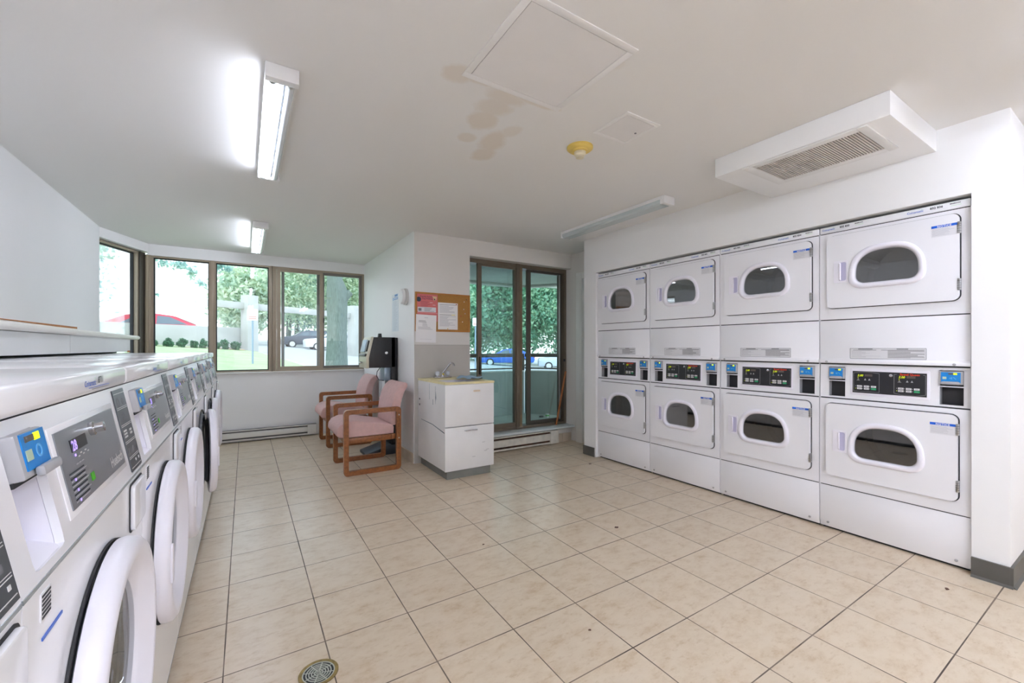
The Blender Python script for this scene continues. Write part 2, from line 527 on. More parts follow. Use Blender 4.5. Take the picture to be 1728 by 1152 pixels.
# rubber bases, tile skirting
b = MB()
b.box(3.128, 3.14, 0.4412, 0.571, 0, 0.098, RUBB).box(3.128, 4.4, 0.429, 0.441, 0, 0.098, RUBB)
b.prism([(3.118, 0.0), (3.128, 0.012), (3.128, 0.0)], 'y', 0.429, 0.571, RUBB).prism([(0.418, 0.0), (0.429, 0.012), (0.429, 0.0)], 'x', 3.128, 4.4, RUBB)
struct(b.build('baseboard_right'), 'dark grey rubber baseboard round the wall end')
struct(MB().box(3.13, 3.14, 3.325, 3.50, 0, 0.098, RUBB, 0.002).box(3.1405, 3.45, 3.4905, 3.50, 0, 0.098, RUBB, 0.002).build('baseboard_far'))
TILE = mat('skirting_tile', 'c9b9a6', 0.35, var=0.08, scale=9)
b = MB()
for i in range(7):
    b.box(1.418, 1.4285, 4.105 + i * .3, 4.402 + i * .3 if i < 6 else 6.195, 0, 0.10, TILE, 0.002)
struct(b.build('baseboard_pier'), 'beige tile skirting along the pier')
b = MB()
for x0, x1 in ((3.215, 3.31), (3.314, 3.452)):
    b.box(x0, x1, 4.075, 4.088, 0, 0.105, TILE, 0.002)
struct(b.build('baseboard_back'))

# ------------------------------------------------------------------ windows
YW = 6.235
def frame_rect(mb, x0, x1, z0, z1, y0, y1, w, m, wb=None, wt=None):
    wb = w if wb is None else wb; wt = w if wt is None else wt
    mb.box(x0, x0 + w, y0, y1, z0, z1, m); mb.box(x1 - w, x1, y0, y1, z0, z1, m)
    mb.box(x0 + w, x1 - w, y0, y1, z0, z0 + wb, m); mb.box(x0 + w, x1 - w, y0, y1, z1 - wt, z1, m)
def window_unit(name, x0, x1, z0, z1, label, T=None):
    f = MB(T); frame_rect(f, x0, x1, z0, z1, YW - 0.01 if T is None else 0.05, YW + 0.06 if T is None else 0.12, 0.018, BRZ)
    yy = YW + 0.02 if T is None else 0.09
    frame_rect(f, x0 + .018, x1 - .018, z0 + .018, z1 - .018, yy, yy + .03, 0.010, SEAM)
    o = struct(f.build(name), label)
    MB(T).box(x0 + .02, x1 - .02, yy + .012, yy + .018, z0 + .02, z1 - .02, GLASSW).build('glass_pane', o)
    return o
window_unit('window_1', 0.0, LAB - 0.07, 0.855, 2.225, 'narrow angled bay window at the left corner', T_bay)
window_unit('window_2', -0.90, -0.350, 0.857, 2.205, 'fixed window pane beside the corner post')
window_unit('window_3', -0.318, 0.272, 0.857, 2.205, 'fixed window pane facing the lawn and sign')
MB().box(-0.350, -0.318, YW - 0.03, YW + 0.07, 0.857, 2.205, BRZ, 0.002).build('trim_3')['kind'] = 'structure'
tp = MB().box(0.272, 0.318, YW - 0.03, YW + 0.07, 0.857, 2.205, BRZ, 0.002).box(0.288, 0.294, YW - 0.034, YW - 0.028, 0.857, 2.205, BRZD).build('trim_4'); struct(tp)
# corner post
MC = MB()
MC.box(-0.965, -0.90, YW - 0.03, YW + 0.06, 0.857, 2.205, BRZ, 0.002)
MC.tube([(-0.935, YW - 0.03, 0.857), (-0.935, YW - 0.03, 2.205)], 0.018, mat('pale_bronze', 'a39680', 0.45, metal=0.2), 10)
struct(MC.build('trim_5'), 'bronze window corner post')
MB(T_bay).box(LAB - 0.075, LAB - 0.0, 0.03, 0.13, 0.857, 2.225, BRZD).build('trim_6')['kind'] = 'structure'
# sliding window
f = MB(); x0, x1, z0, z1 = 0.318, 1.431, 0.857, 2.205
frame_rect(f, x0, x1, z0, z1, YW - 0.02, YW + 0.07, 0.024, BRZ)
w4 = struct(f.build('window_4'), 'two-panel bronze sliding window on the right')
f = MB(); frame_rect(f, 0.345, 0.895, 0.875, 2.19, YW - 0.012, YW + 0.015, 0.042, BRZ)
f.box(0.895, 0.905, YW - 0.02, YW - 0.005, 1.50, 1.56, SEAM)
s1 = f.build('sliding_panel', w4)
MB().box(0.385, 0.855, YW - 0.002, YW + 0.004, 0.915, 2.15, GLASSW).build('glass_pane', s1)
f = MB(); frame_rect(f, 0.40, 0.86, 0.875, 2.19, YW + 0.05, YW + 0.065, 0.035, BRZG)
f.build('insect_screen_frame', w4)
f = MB(); frame_rect(f, 0.875, 1.41, 0.875, 2.19, YW + 0.022, YW + 0.045, 0.040, BRZG)
s2 = f.build('fixed_panel', w4)
MB().box(0.91, 1.38, YW + 0.03, YW + 0.036, 0.905, 2.15, GLASSW).build('glass_pane', s2)

# ------------------------------------------------------------------ glass balcony door
f = MB()
x0, x1, z0, z1, y0 = 2.05, 3.475, 0.195, 2.155, 4.20
frame_rect(f, x0, x1, z0, z1, y0, y0 + 0.13, 0.035, BRZ2, 0.03, 0.045)
f.box(2.715, 2.79, y0 - 0.01, y0 + 0.09, z0, z1, BRZ2, 0.003)
f.box(2.757, 2.79, y0 - 0.014, y0, z0 + .03, z1 - .04, mat('brown_bronze', '7d6c55', 0.4, metal=0.3))
dr = struct(f.build('door_1'), 'bronze-framed sliding glass balcony door')
f = MB(); frame_rect(f, 2.205, 2.75, 0.215, 2.115, y0 + 0.012, y0 + 0.045, 0.05, BRZ2, 0.06, 0.03)
dp = f.build('sliding_panel', dr)
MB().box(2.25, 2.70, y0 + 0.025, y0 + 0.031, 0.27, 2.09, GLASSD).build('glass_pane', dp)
MB().box(2.222, 2.238, y0 - 0.012, y0 + 0.012, 0.86, 1.06, BRZD, 0.004).build('handle', dp)
f = MB(); frame_rect(f, 2.905, 3.445, 0.215, 2.115, y0 + 0.055, y0 + 0.085, 0.055, mat('darker_door_bronze', '5a564e', 0.5, metal=0.3), 0.05, 0.03)  # rear panel frame in a darker, greyer bronze
f.box(3.395, 3.41, y0 + 0.04, y0 + 0.055, 0.25, 2.09, STEEL)
dq = f.build('fixed_panel', dr)
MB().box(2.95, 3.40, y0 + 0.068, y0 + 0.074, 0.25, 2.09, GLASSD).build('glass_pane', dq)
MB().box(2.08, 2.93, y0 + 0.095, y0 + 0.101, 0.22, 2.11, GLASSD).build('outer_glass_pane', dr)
MB().box(3.425, 3.445, y0 - 0.02, y0 + 0.0, 0.985, 1.02, BLK, 0.004).build('latch', dr)
# door sill and apron
struct(MB().box(2.05, 3.475, 4.03, 4.25, 0.172, 0.193, mat('sill_paint', 'd4dadb', 0.35, var=0.06, scale=10), 0.004).box(2.05, 3.475, 4.09, 4.35, 0.0, 0.172, WALLG).build('trim_7'), 'painted white sill below the balcony door')

# wooden broomstick
tag(MB().tube([(3.30, 4.185, 0.193), (3.452, 4.185, 0.86)], 0.0115, mat('orange_wood', 'a8622c', 0.45, var=0.2, scale=20), 12).build('wooden_pole'),
    'orange-brown wooden pole leaning in the corner of the glass door', 'pole')

# ------------------------------------------------------------------ baseboard heaters
HW = mat('heater_white', 'dedcd8', 0.4, var=0.03, scale=8)
RUST = mat('rusty_fins', '6b4a32', 0.7, var=0.4, scale=30)
def heater(name, x0, x1, y, z0, z1, sx0, sx1, label, mt, rust=False):
    r = empty(name, ((x0 + x1) / 2, y, z0), 0, label, 'heater')
    X0, X1 = x0 - r.location.x, x1 - r.location.x; S0, S1 = sx0 - r.location.x, sx1 - r.location.x
    h = z1 - z0
    m = MB()
    m.box(X0, X1, -0.045, -0.002, 0.0, h, BLKS)
    m.box(X0, X1, -0.07, 0, h - 0.012, h, mt, 0.003)
    m.box(X0, X1, -0.07, -0.045, h * .28, h * .78, mt, 0.004)
    m.box(X0, X1, -0.062, -0.02, 0.0, h * .12, mt, 0.003)
    m.box(S1, X1, -0.071, -0.0, 0.0, h, mt, 0.003)
    m.box(X0, S0, -0.071, -0.0, 0.0, h, mt, 0.003)
    m.build('casing', r)
    fz = MB()
    n = int((S1 - S0) / 0.012)
    for i in range(n):
        x = S0 + (S1 - S0) * (i + .5) / n
        fz.box(x - .001, x + .001, -0.055, -0.004, 0.02, h - .018, RUST if rust else STEEL)
    fz.build('fins', r)
    return r
heater('baseboard_heater', -0.27, 0.80, 6.2, 0.02, 0.15, -0.235, 0.695, 'long white baseboard heater under the window wall', HW)
RW = mat('worn_heater_paint', 'd6d2c8', 0.45, var=0.14, scale=14)
heater('baseboard_heater', 1.97, 3.21, 4.09, 0.01, 0.166, 2.0, 3.09, 'scuffed rusty white baseboard heater below the glass door', RW, True)

# ------------------------------------------------------------------ washer ledge
LW = mat('ledge_laminate', 'e8e4dc', 0.35, var=0.03, scale=3)
WD = mat('bare_particle_board', 'a9713f', 0.7, var=0.15, scale=60)
def bull(y0, y1, xf, z0, z1, m, name, parent, wood=False):
    r = (z1 - z0) / 2
    poly = [(-1.188, z0), (xf - r, z0)] + [(xf - r + r * math.sin(a), (z0 + z1) / 2 - r * math.cos(a)) for a in [PI * k / 8 for k in range(1, 8)]] + [(xf - r, z1), (-1.188, z1)]
    b = MB().prism(poly, 'y', y0, y1, m)
    if wood: b.prism([(x - 0.004 if x > -1 else x, z) for x, z in poly], 'y', y1, y1 + 0.004, WD)
    if wood: b.prism([(y1 - 1.1, z1 - .0015), (y1 + .003, z1 - .014), (y1 + .003, z1 + .0005)], 'x', xf - .024, xf - .0035, WD)
    return b.build(name, parent)
lg = empty('utility_ledge', (0, 0, 0), 0, 'white laminate-topped ledge box running behind the front-load washers', 'ledge')
LB = MB().box(-1.188, -0.85, -2.5, 3.40, 1.130, 1.235, mat('ledge_face', 'e2e2e0', 0.5, var=0.02, scale=3)).box(-1.188, -0.85, 3.404, 4.90, 1.130, 1.235, MATS['ledge_face'])
LB.box(-0.852, -0.848, 4.80, 4.885, 1.1225, 1.138, WD)
LB.box(-1.18, -0.93, -2.5, 4.86, 1.1185, 1.13, SEAM)
LB.build('ledge_box', lg)
bull(-2.5, 3.38, -0.812, 1.238, 1.281, LW, 'ledge_top', lg, True)
bull(3.385, 5.20, -0.832, 1.236, 1.272, LW, 'ledge_top', lg)

# ------------------------------------------------------------------ front-load washers
def washer(idx, y0, label, ajar=0.0, hood='8711', reader=True, pouch=True):
    r = empty('front_load_washer', (-0.222, y0 + 0.0015, 0), PI / 2, label, 'washing machine', 'front-load washers in a row along the left wall')
    W = 0.680
    CX, CZ, R = 0.342, 0.548, 0.245
    # cabinet with round opening
    m = MB()
    m.box(0, W, 0.02, 0.655, 0.03, 1.072, ENAM2) if False else None
    fo, fi = matched([(0.0, 0.035), (W, 0.035), (W, 0.862), (0.0, 0.862)], circ(CX, CZ, 0.19), (CX, CZ))
    m.ring(fo, fi, 0.0, 0.012, ENAM2)
    m.box(0, 0.012, 0.012, 0.655, 0.03, 0.862, ENAM2); m.box(W - .012, W, 0.012, 0.655, 0.03, 0.862, ENAM2)
    m.prism([(0.04, 0.862), (0.655, 0.862), (0.655, 1.074), (0.085, 1.074)], 'x', 0, 0.012, ENAM2)
    m.prism([(0.04, 0.862), (0.655, 0.862), (0.655, 1.074), (0.085, 1.074)], 'x', W - 0.012, W, ENAM2)
    m.box(0, W, 0.643, 0.655, 0.03, 1.07, ENAM2)
    m.box(0.012, W - .012, 0.02, 0.64, 0.035, 0.05, SEAM)
    m.box(0.01, W - .01, 0.02, 0.03, 0.0, 0.036, SEAM)
    m.box(0.0, W, -0.0005, 0.001, 0.035, 0.041, mat('chrome_strip', 'b8c4cc', 0.2, metal=0.6))
    m.build('cabinet', r)
    # drum and gasket behind the door
    d = MB(); d.lathe([(0.245, 0.03), (0.245, 0.45), (0.05, 0.47)], (CX, 0, CZ), 'y', mat('drum_steel', '8a8c90', 0.3, metal=0.9), 40, False, True)
    d.build('drum', r)
    d = MB(); d.lathe([(0.238, -0.0045), (0.2455, -0.0045), (0.2455, -0.0006), (0.238, -0.0006)], (CX, 0, CZ), 'y', SEAM, 64, False, False); d.lathe([(0.196, 0.002), (0.20, -0.01), (0.215, -0.012), (0.222, -0.002), (0.19, 0.04), (0.17, 0.05), (0.19, 0.055)], (CX, 0, CZ), 'y', mat('grey_gasket', '55575c', 0.55), 48, False, False)
    d.build('door_gasket', r)
    # lid
    m = MB(); m.box(-0.0005, W + .0005, 0.03, 0.655, 1.0738, 1.117, ENAM2, 0.010, 3)
    m.box(0.004, W - .004, 0.045, 0.64, 1.071, 1.078, SEAM)
    m.build('top_lid', r)
    m = MB()
    m.text('Coinamatic', 0.355, 0.0292, 1.091, 0.0155, LOGO, bold=0.0003)
    m.text('~', 0.415, 0.0292, 1.100, 0.016, LOGOG)
    m.text(hood, 0.440, 0.0292, 1.093, 0.019, INKD, bold=0.0003)
    for k in range(2):
        m.box(0.38 + .02 * k, 0.52, 0.0291, 0.0295, 1.0865 - k * .0035, 1.0875 - k * .0035, INK if k else LOGO)
    m.build('machine_number_label', r)
    # sloped fascia
    a = math.atan2(0.040, 0.209)
    T = Matrix.Translation((0, 0, 0.866)) @ Matrix.Rotation(-a, 4, 'X')
    H = 0.209
    SX0, SX1, SZ0, SZ1 = 0.045, 0.150, 0.012, 0.190
    m = MB(T)
    co = ((SX0 + SX1) / 2, (SZ0 + SZ1) / 2)
    fo, fi = matched([(0.0, 0.0), (W, 0.0), (W, H), (0.0, H)], rrect(SX0, SX1, SZ0, SZ1, 0.008), co)
    m.ring(fo, fi, 0.0, 0.01, ENAM2)
    m.prism([(0, 0), (0.055, 0.0), (0.022, 0.012), (0.0, 0.004)], 'x', 0, 0, ENAM2) if False else None
    m.box(0.183, 0.545, -0.002, 0, 0.032, 0.178, ENAM2, 0.004)
    m.build('control_fascia', r)
    m = MB(T)
    m.box(SX0 - .002, SX1 + .002, 0.05, 0.055, SZ0, SZ1, PLAS)
    fo, fi = matched(rrect(SX0 - .003, SX1 + .003, SZ0 - .003, SZ1 + .003, .009), rrect(SX0 + .0012, SX1 - .0012, SZ0 + .0012, SZ1 - .0012, .008), co); m.ring(fo, fi, 0.0105, 0.052, PLAS)
    m.prism([(0.004, SZ0), (0.05, SZ0 + .03), (0.05, SZ0 - .002), (0.004, SZ0 - .002)], 'x', SX0, SX1, PLAS)
    m.box(SX0 + .01, SX0 + .07, 0.0485, 0.05, 0.055, 0.0565, INK)
    m.build('coin_slot_recess', r)
    if reader:
        m = MB(T)
        m.box(0.048, 0.132, -0.014, 0.05, 0.130, 0.190, GRYP, 0.004)
        m.box(0.047, 0.133, -0.002, 0.05, 0.124, 0.131, SEAM)
        m.build('card_reader', r)
        rd = r.children[-1]
        m = MB(T)
        m.box(0.056, 0.129, -0.0155, -0.014, 0.140, 0.188, BLUE)
        m.box(0.066, 0.095, -0.0162, -0.0155, 0.176, 0.184, DISP); m.box(0.093, 0.110, -0.0166, -0.0155, 0.175, 0.185, YEL)
        m.box(0.060, 0.078, -0.0162, -0.0155, 0.152, 0.166, mat('card_icon', 'b9c9b0', 0.5)); m.ring(circ(0.1, 0.16, .009, 20), circ(0.1, 0.16, .006, 20), -0.0162, -0.0155, mat('icon_pale_blue', '6fb4e6', 0.5))
        m.box(0.070, 0.131, -0.026, -0.0155, 0.128, 0.142, GRYP, 0.004)
        m.build('reader_face', rd)
    GP = mat('silver_grey_panel', '8b9096', 0.3, metal=0.35)
    m = MB(T)
    m.box(0.197, 0.530, -0.0035, -0.002, 0.043, 0.168, GP)
    m.build('control_panel', r)
    cp = r.children[-1]
    m = MB(T); y = -0.004
    m.box(0.250, 0.330, y - .0005, y + .0008, 0.126, 0.147, BLK)
    m.text('28', 0.253, y - .0009, 0.128, 0.024, PURP, bold=0.0006)
    m.build('display', cp)
    m = MB(T)
    m.box(0.258, 0.264, y - .0006, y, 0.118, 0.122, PURP)
    for k in range(5): m.box(0.272 + k * .012, 0.280 + k * .012, y - .0004, y, 0.114 + (k % 2) * .004, 0.116 + (k % 2) * .004, WHT)
    for k in range(3): m.box(0.255 + k * .014, 0.264 + k * .014, y - .0004, y, 0.104, 0.106, INKL)
    for k in range(6):
        m.box(0.215, 0.295 - (k % 2) * .012, y - .0004, y, 0.092 - k * .0085, 0.0935 - k * .0085, INKL)
        m.box(0.215, 0.285, y - .0004, y, 0.0955 - k * .0085, 0.0975 - k * .0085, INKD)
    for k in range(3): m.box(0.232, 0.237, y - .0006, y, 0.082 - k * .017, 0.086 - k * .017, PURP)
    m.box(0.306, 0.322, y - .001, y, 0.062, 0.076, GRN2)
    m.build('keypad', cp)
    m = MB(T)
    m.text('Huebsch', 0.428, y - .0006, 0.055, 0.028, WHT, bold=0.0008, sx=0.92)
    m.build('lettering', cp)
    m = MB(T)
    m.lathe([(0.013, 0.0), (0.013, -0.006), (0.009, -0.008), (0.009, -0.020), (0.004, -0.021)], (0.365, -0.0035, 0.148), 'y', CHROME, 20)
    m.build('key_lock', cp)
    m = MB(T); y = -0.0025
    m.box(0.573, 0.675, -0.0025, 0, 0.008, 0.202, mat('slate_strip', '4d5258', 0.3, metal=0.1))
    for zz in (0.192, 0.155, 0.114, 0.074, 0.037, 0.015):
        m.box(0.577, 0.671, y - .0004, y, zz, zz + .0012, WHT)
        if zz not in (0.192, 0.015): m.box(0.577, 0.671, y - .0004, y, zz + .004, zz + .0050, WHT)
    for k in range(3): m.box(0.585, 0.612, y - .0004, y, 0.088 + k * .007, 0.092 + k * .007, WHT)
    for k in range(2): m.box(0.638, 0.658, y - .0004, y, 0.090 + k * .008, 0.095 + k * .008, WHT)
    m.ring(circ(0.60, 0.172, .011, 20), circ(0.60, 0.172, .007, 20), y - .0004, y, INK); m.ring(circ(0.64, 0.172, .008, 20), circ(0.64, 0.172, .005, 20), y - .0004, y, INK)
    m.text('ABC', 0.590, y - .0004, 0.125, 0.02, INK) if False else m.ring(circ(0.618, 0.136, .012, 5), circ(0.618, 0.136, .008, 5), y - .0004, y, INK)
    for k in range(4): m.box(0.587 + k * .02, 0.597 + k * .02, y - .0004, y, 0.048, 0.062 - (k % 2) * .004, INK)
    m.box(0.625, 0.633, y - .0006, y, 0.025, 0.031, WHT); m.box(0.655, 0.662, y - .0006, y, 0.025, 0.031, WHT)
    m.build('instruction_strip', r)
    # seam strip under fascia
    MB().box(0, W, -0.001, 0.01, 0.860, 0.866, mat('chrome_strip', 'b8c4cc', 0.2)).build('trim_strip', r)
    # drawer/cap right, labels
    m = MB(); m.prism(rrect(0.545, 0.668, 0.745, 0.848, 0.012), 'y', -0.010, 0.0, ENAM2, 0.003); m.prism(rrect(0.541, 0.672, 0.741, 0.852, 0.014), 'y', -0.002, 0.0005, SEAM)
    m.build('dispenser_cap', r)
    m = MB(); m.box(0.05, 0.082, -0.0015, 0, 0.812, 0.848, LBL)
    for k in range(6): m.box(0.052, 0.080, -0.002, -0.0015, 0.815 + k * .0055, 0.818 + k * .0055, INKD)
    m.text('W', 0.055, -0.0012, 0.775, 0.03, LOGO) if False else m.box(0.055, 0.125, -0.0015, 0, 0.786, 0.790, LOGO)
    m.build('serial_label', r)
    # door (hinged at local right side)
    hx = CX + 0.235
    pv = bpy.data.objects.new('door', None) if False else None
    Td = Matrix.Translation((hx, 0, 0)) @ Matrix.Rotation(ajar, 4, 'Z') @ Matrix.Translation((-hx, 0, 0))
    m = MB(Td)
    prof = [(0.190, -0.006), (0.236, -0.006), (0.244, -0.009), (0.246, -0.018), (0.243, -0.034), (0.233, -0.043), (0.218, -0.045), (0.208, -0.042), (0.186, -0.022), (0.172, -0.016), (0.168, -0.006)]
    m.lathe(prof, (CX, 0, CZ), 'y', PLAS, 72, False, False)
    m.prism(rrect(CX - .228, CX - .200, CZ - .055, CZ + .055, .01), 'y', -0.049, -0.041, PLAS, 0.003)
    dd = m.build('door', r, 50)
    m = MB(Td)
    m.lathe([(0.170, -0.014), (0.12, -0.016), (0.06, -0.015), (0.005, -0.013)], (CX, 0, CZ), 'y', GLASSC, 48, False, True)
    m.lathe([(0.175, 0.0), (0.165, 0.03), (0.12, 0.07), (0.05, 0.085), (0.005, 0.086)], (CX, 0, CZ), 'y', GLASSR, 48, False, True)
    m.build('door_glass', dd, 50)
    m = MB(Td)
    m.lathe([(0.176, -0.010), (0.186, 0.0), (0.170, 0.012), (0.162, 0.006)], (CX, 0, CZ), 'y', STEEL, 48, False, False)
    m.build('inner_ring', dd, 50)
    MB(Td).box(hx - .008, hx + .016, -0.03, 0.0, CZ - .05, CZ + .05, STEEL, 0.003).build('hinge', dd)
    return r
WL = ['nearest white front-load washer, mostly cut off by the left edge of the photo',
      'white front-load washer with the largest visible grey control panel, second from the camera',
      'white front-load washer, third from the camera, its number label facing the aisle',
      'white front-load washer in the middle of the row, fourth from the camera',
      'white front-load washer with its round door standing ajar, fifth from the camera',
      'white front-load washer just beyond the one with the open door, second from the far end',
      'farthest white front-load washer, at the window end of the row']
WN = ['8710', '8711', '8712', '8713', '8714', '8715', '8716']
AJ = [0.0, 0.0, 0.0, 0.0, 0.11, 0.04, 0.0]
for i in range(7):
    washer(i, 0.044 + 0.683 * i, WL[i], AJ[i], WN[i])

# ------------------------------------------------------------------ stacked dryers
GC = (0.338, 1.632)
def archw(grow=0.0):
    x0, x1, z0, z1 = 0.194 - grow, 0.482 + grow, 1.551 - grow * .95, 1.744 + grow * .95
    cx = (x0 + x1) / 2; a = (x1 - x0) / 2; zb = z0 + 0.062 + grow * .4; pts = []
    N = 40
    for k in range(N + 1):
        t = PI * k / N
        c_, s_ = math.cos(t), math.sin(t)
        pts.append((cx + a * math.copysign(abs(c_) ** 0.74, c_), zb + (z1 - zb) * abs(s_) ** 0.86))
    r = 0.045 + grow * .7
    for k in range(9):
        t = PI + PI / 2 * k / 8; pts.append((x0 + r + r * math.cos(t), z0 + r + r * math.sin(t)))
    for k in range(9):
        t = 1.5 * PI + PI / 2 * k / 8; pts.append((x1 - r + r * math.cos(t), z0 + r + r * math.sin(t)))
    return pts
MEASH = {}
def dryer(y0, n_left, n_right, label):
    r = empty('stacked_dryer', (3.165, y0, 0), -PI / 2, label, 'dryer', 'coin-operated stacked dryers in the wall alcove')
    W = 0.681
    m = MB()
    m.box(0.001, 0.012, 0.01, 0.76, 0.02, 1.905, ENAM); m.box(W - .012, W - .001, 0.01, 0.76, 0.02, 1.905, ENAM)
    m.box(0.012, W - .012, 0.03, 0.76, 1.895, 1.905, ENAM); m.box(0.012, W - .012, 0.75, 0.76, 0.02, 1.925, ENAM)
    m.box(0.012, W - .012, 0.014, 0.02, 0.02, 1.92, SEAM) if False else None
    for z in (1.893, 1.339, 1.061, 0.843, 0.284):
        m.box(0.006, W - .006, 0.004, 0.012, z - .004, z + .004, SEAM)
    m.box(0.01, W - .01, 0.03, 0.04, 0.0, 0.03, SEAM)
    for x in (0.05, W - .05): m.lathe([(0.02, 0), (0.02, 0.022)], (x, 0.1, 0), 'z', SEAM, 12)
    m.build('cabinet', r)
    # header
    m = MB(); m.box(0.001, W - .001, -0.002, 0.03, 1.8955, 1.938, ENAM, 0.008, 3)
    m.build('header_panel', r)
    hp = r.children[-1]
    for x0, num in ((0.016, n_left), (0.430, n_right)):
        m = MB(); y = -0.0026
        m.text('Coinamatic', x0, y, 1.9135, 0.0150, LOGO, bold=0.0003)
        m.text('~', x0 + .058, y, 1.920, 0.018, LOGOG)
        m.text(num, x0 + .095, y, 1.9155, 0.0155, INKD, bold=0.0006, sx=1.0)
        m.text('BRIERDOX', x0 + .172, y, 1.9225, 0.0085, INKD, bold=0.0003)
        m.box(x0 + .012, x0 + .165, y - .0001, y + .0002, 1.9085, 1.9092, INKL)
        m.box(x0 + .11, x0 + .165, y - .0001, y + .0002, 1.9105, 1.912, LOGO) if False else None
        m.box(x0 + .175, x0 + .215, y - .0001, y + .0002, 1.913, 1.9165, mat('pale_green_stripe', 'cfe4cf', 0.5))
        m.build('machine_number_label', hp)
    # fronts with openings, doors
    for dz, dx, nm, z0, z1 in ((0, 0, 'upper', 1.342, 1.891), (-1.058, -0.006, 'lower', 0.287, 0.840)):
        c = (GC[0] + dx, GC[1] + dz)
        fo, fi = matched([(0.001, z0), (W - .001, z0), (W - .001, z1), (0.001, z1)], circ(c[0], c[1] + .01, 0.165), c)
        MB().ring(fo, fi, 0.0, 0.02, ENAM).build(nm + '_front_panel', r)
        # drum
        DS = mat('dryer_drum', 'c4c4c6', 0.38, metal=0.35)
        m = MB(); m.lathe([(0.165, 0.012), (0.165, 0.03), (0.265, 0.035), (0.265, 0.55), (0.24, 0.58), (0.01, 0.58)], (c[0], 0, c[1]), 'y', DS, 40, False, True)
        for k in range(3):
            t = 0.6 + 2 * PI * k / 3
            p = (c[0] + .24 * math.cos(t), c[1] + .24 * math.sin(t))
            m.tube([(p[0], 0.05, p[1]), (p[0], 0.54, p[1])], 0.028, mat('drum_vane', 'a7a9ac', 0.35, metal=0.5), 10)
        m.build('drum', r)
        # door
        T = Matrix.Translation((dx, 0, dz))
        D = rrect(0.046, 0.640, 1.412, 1.868, 0.030)
        m = MB(T)
        hole = archw(0.004)
        fo, fi = matched(D, hole, GC)
        m.ring(fo, fi, -0.018, -0.004, ENAM)
        Db = rrect(0.0422, 0.6448, 1.4082, 1.8718, 0.034)
        fo2, fi2 = matched(Db, hole, GC)
        m.ring(fo2, fi2, -0.0045, -0.0005, SEAM)
        door = m.build(nm + '_door', r)
        # moulded window surround
        loops = []
        angs = [2 * PI * k / 96 for k in range(96)]
        for g, y in ((0.032, -0.0175), (0.031, -0.024), (0.026, -0.030), (0.012, -0.031), (0.004, -0.027), (0.0, -0.016), (-0.004, -0.008)):
            loops.append([(p[0], y, p[1]) for p in rays(archw(g), GC, angs)])
        m = MB(T); m.loft(loops, PLAS); m.build('window_surround', door, 50)
        m = MB(T); m.prism(rays(archw(0.002), GC, angs), 'y', -0.014, -0.010, GLASSR)
        m.build('door_window', door)
        # handle
        m = MB(T)
        fo, fi = matched(rrect(0.086, 0.156, 1.569, 1.705, 0.006), rrect(0.113, 0.150, 1.580, 1.694, 0.010), (0.13, 1.637))
        m.ring(fo, fi, -0.0215, -0.017, PLAS)
        m.prism(rrect(0.112, 0.151, 1.579, 1.695, 0.010), 'y', -0.0186, -0.018, mat('shaded_pocket_plastic', 'bdbad6', 0.4))  # shade of the recess put into the deeper pocket colour
        m.loft([[(p[0], -0.0215, p[1]) for p in rrect(0.113, 0.124, 1.582, 1.692, 0.004)], [(p[0], -0.0275, p[1]) for p in rrect(0.116, 0.121, 1.588, 1.686, 0.002)]], PLAS, True, False, True)
        m.build('door_handle', door)
        # notice
        m = MB(T); y = -0.0183
        m.box(0.534, 0.634, y, -0.0178, 1.758, 1.818, mat('notice_ground', 'dadade', 0.5))
        m.box(0.534, 0.634, y - .0003, y, 1.806, 1.819, NBLUE)
        m.text('NOTICE', 0.584, y - .0006, 1.8075, 0.0135, PAPER, 'CENTER', bold=0.0004, sp=1.15)
        random.seed(11)
        for k in range(8):
            z = 1.799 - k * .0048
            m.box(0.538, 0.538 + .088 * random.uniform(.45, 1), y - .0002, y, z, z + .0014, INKL)
        m.build('notice_label', door)
        # hinges
        for z in (1.762, 1.465):
            m = MB(T); m.box(0.6335, 0.645, -0.021, -0.005, z, z + .06, STEEL, 0.001)
            for k in range(4): m.box(0.633, 0.6455, -0.0215, -0.005, z + .012 * (k + 1) - .0006, z + .012 * (k + 1) + .0006, SEAM)
            m.build('hinge', door)
    # middle panel with chamfered lip
    m = MB(); m.prism([(0.0, 1.336), (0.0, 1.092), (-0.010, 1.082), (-0.010, 1.066), (0.015, 1.064), (0.02, 1.336)], 'x', 0.001, W - .001, ENAM, 0.0015)
    mp = m.build('middle_panel', r)
    for x in (0.043, 0.620):
        m = MB(); m.lathe([(0.007, 0), (0.007, -0.003), (0.004, -0.0045)], (x, -0.010, 1.074), 'y', GRYP, 14); m.build('screw', mp)
    m = MB(); y = -0.0008
    m.prism(rrect(0.164, 0.511, 1.096, 1.160, 0.003), 'y', y, 0.0, LBL)
    fo, fi = matched(rrect(0.164, 0.511, 1.096, 1.160, 0.003), rrect(0.1655, 0.5095, 1.0975, 1.1585, 0.002), (0.3375, 1.128))
    m.ring(fo, fi, y - .0004, y, mat('slate_line', '5d666e', 0.5))
    m.box(0.205, 0.275, y - .0003, y, 1.1530, 1.1565, INKD); m.box(0.180, 0.292, y - .0003, y, 1.1475, 1.150, INK)
    m.box(0.385, 0.435, y - .0003, y, 1.1530, 1.1565, INKD); m.box(0.315, 0.503, y - .0003, y, 1.1475, 1.150, INK)
    random.seed(5)
    for k in range(11):
        z = 1.144 - k * .004
        m.box(0.172, 0.172 + random.choice((.05, .07, .09, .14)), y - .0002, y, z, z + .0015, INKL)
        m.box(0.345, 0.345 + random.choice((.10, .13, .155, .158)), y - .0002, y, z, z + .002, INK)
    m.build('instruction_label', mp)
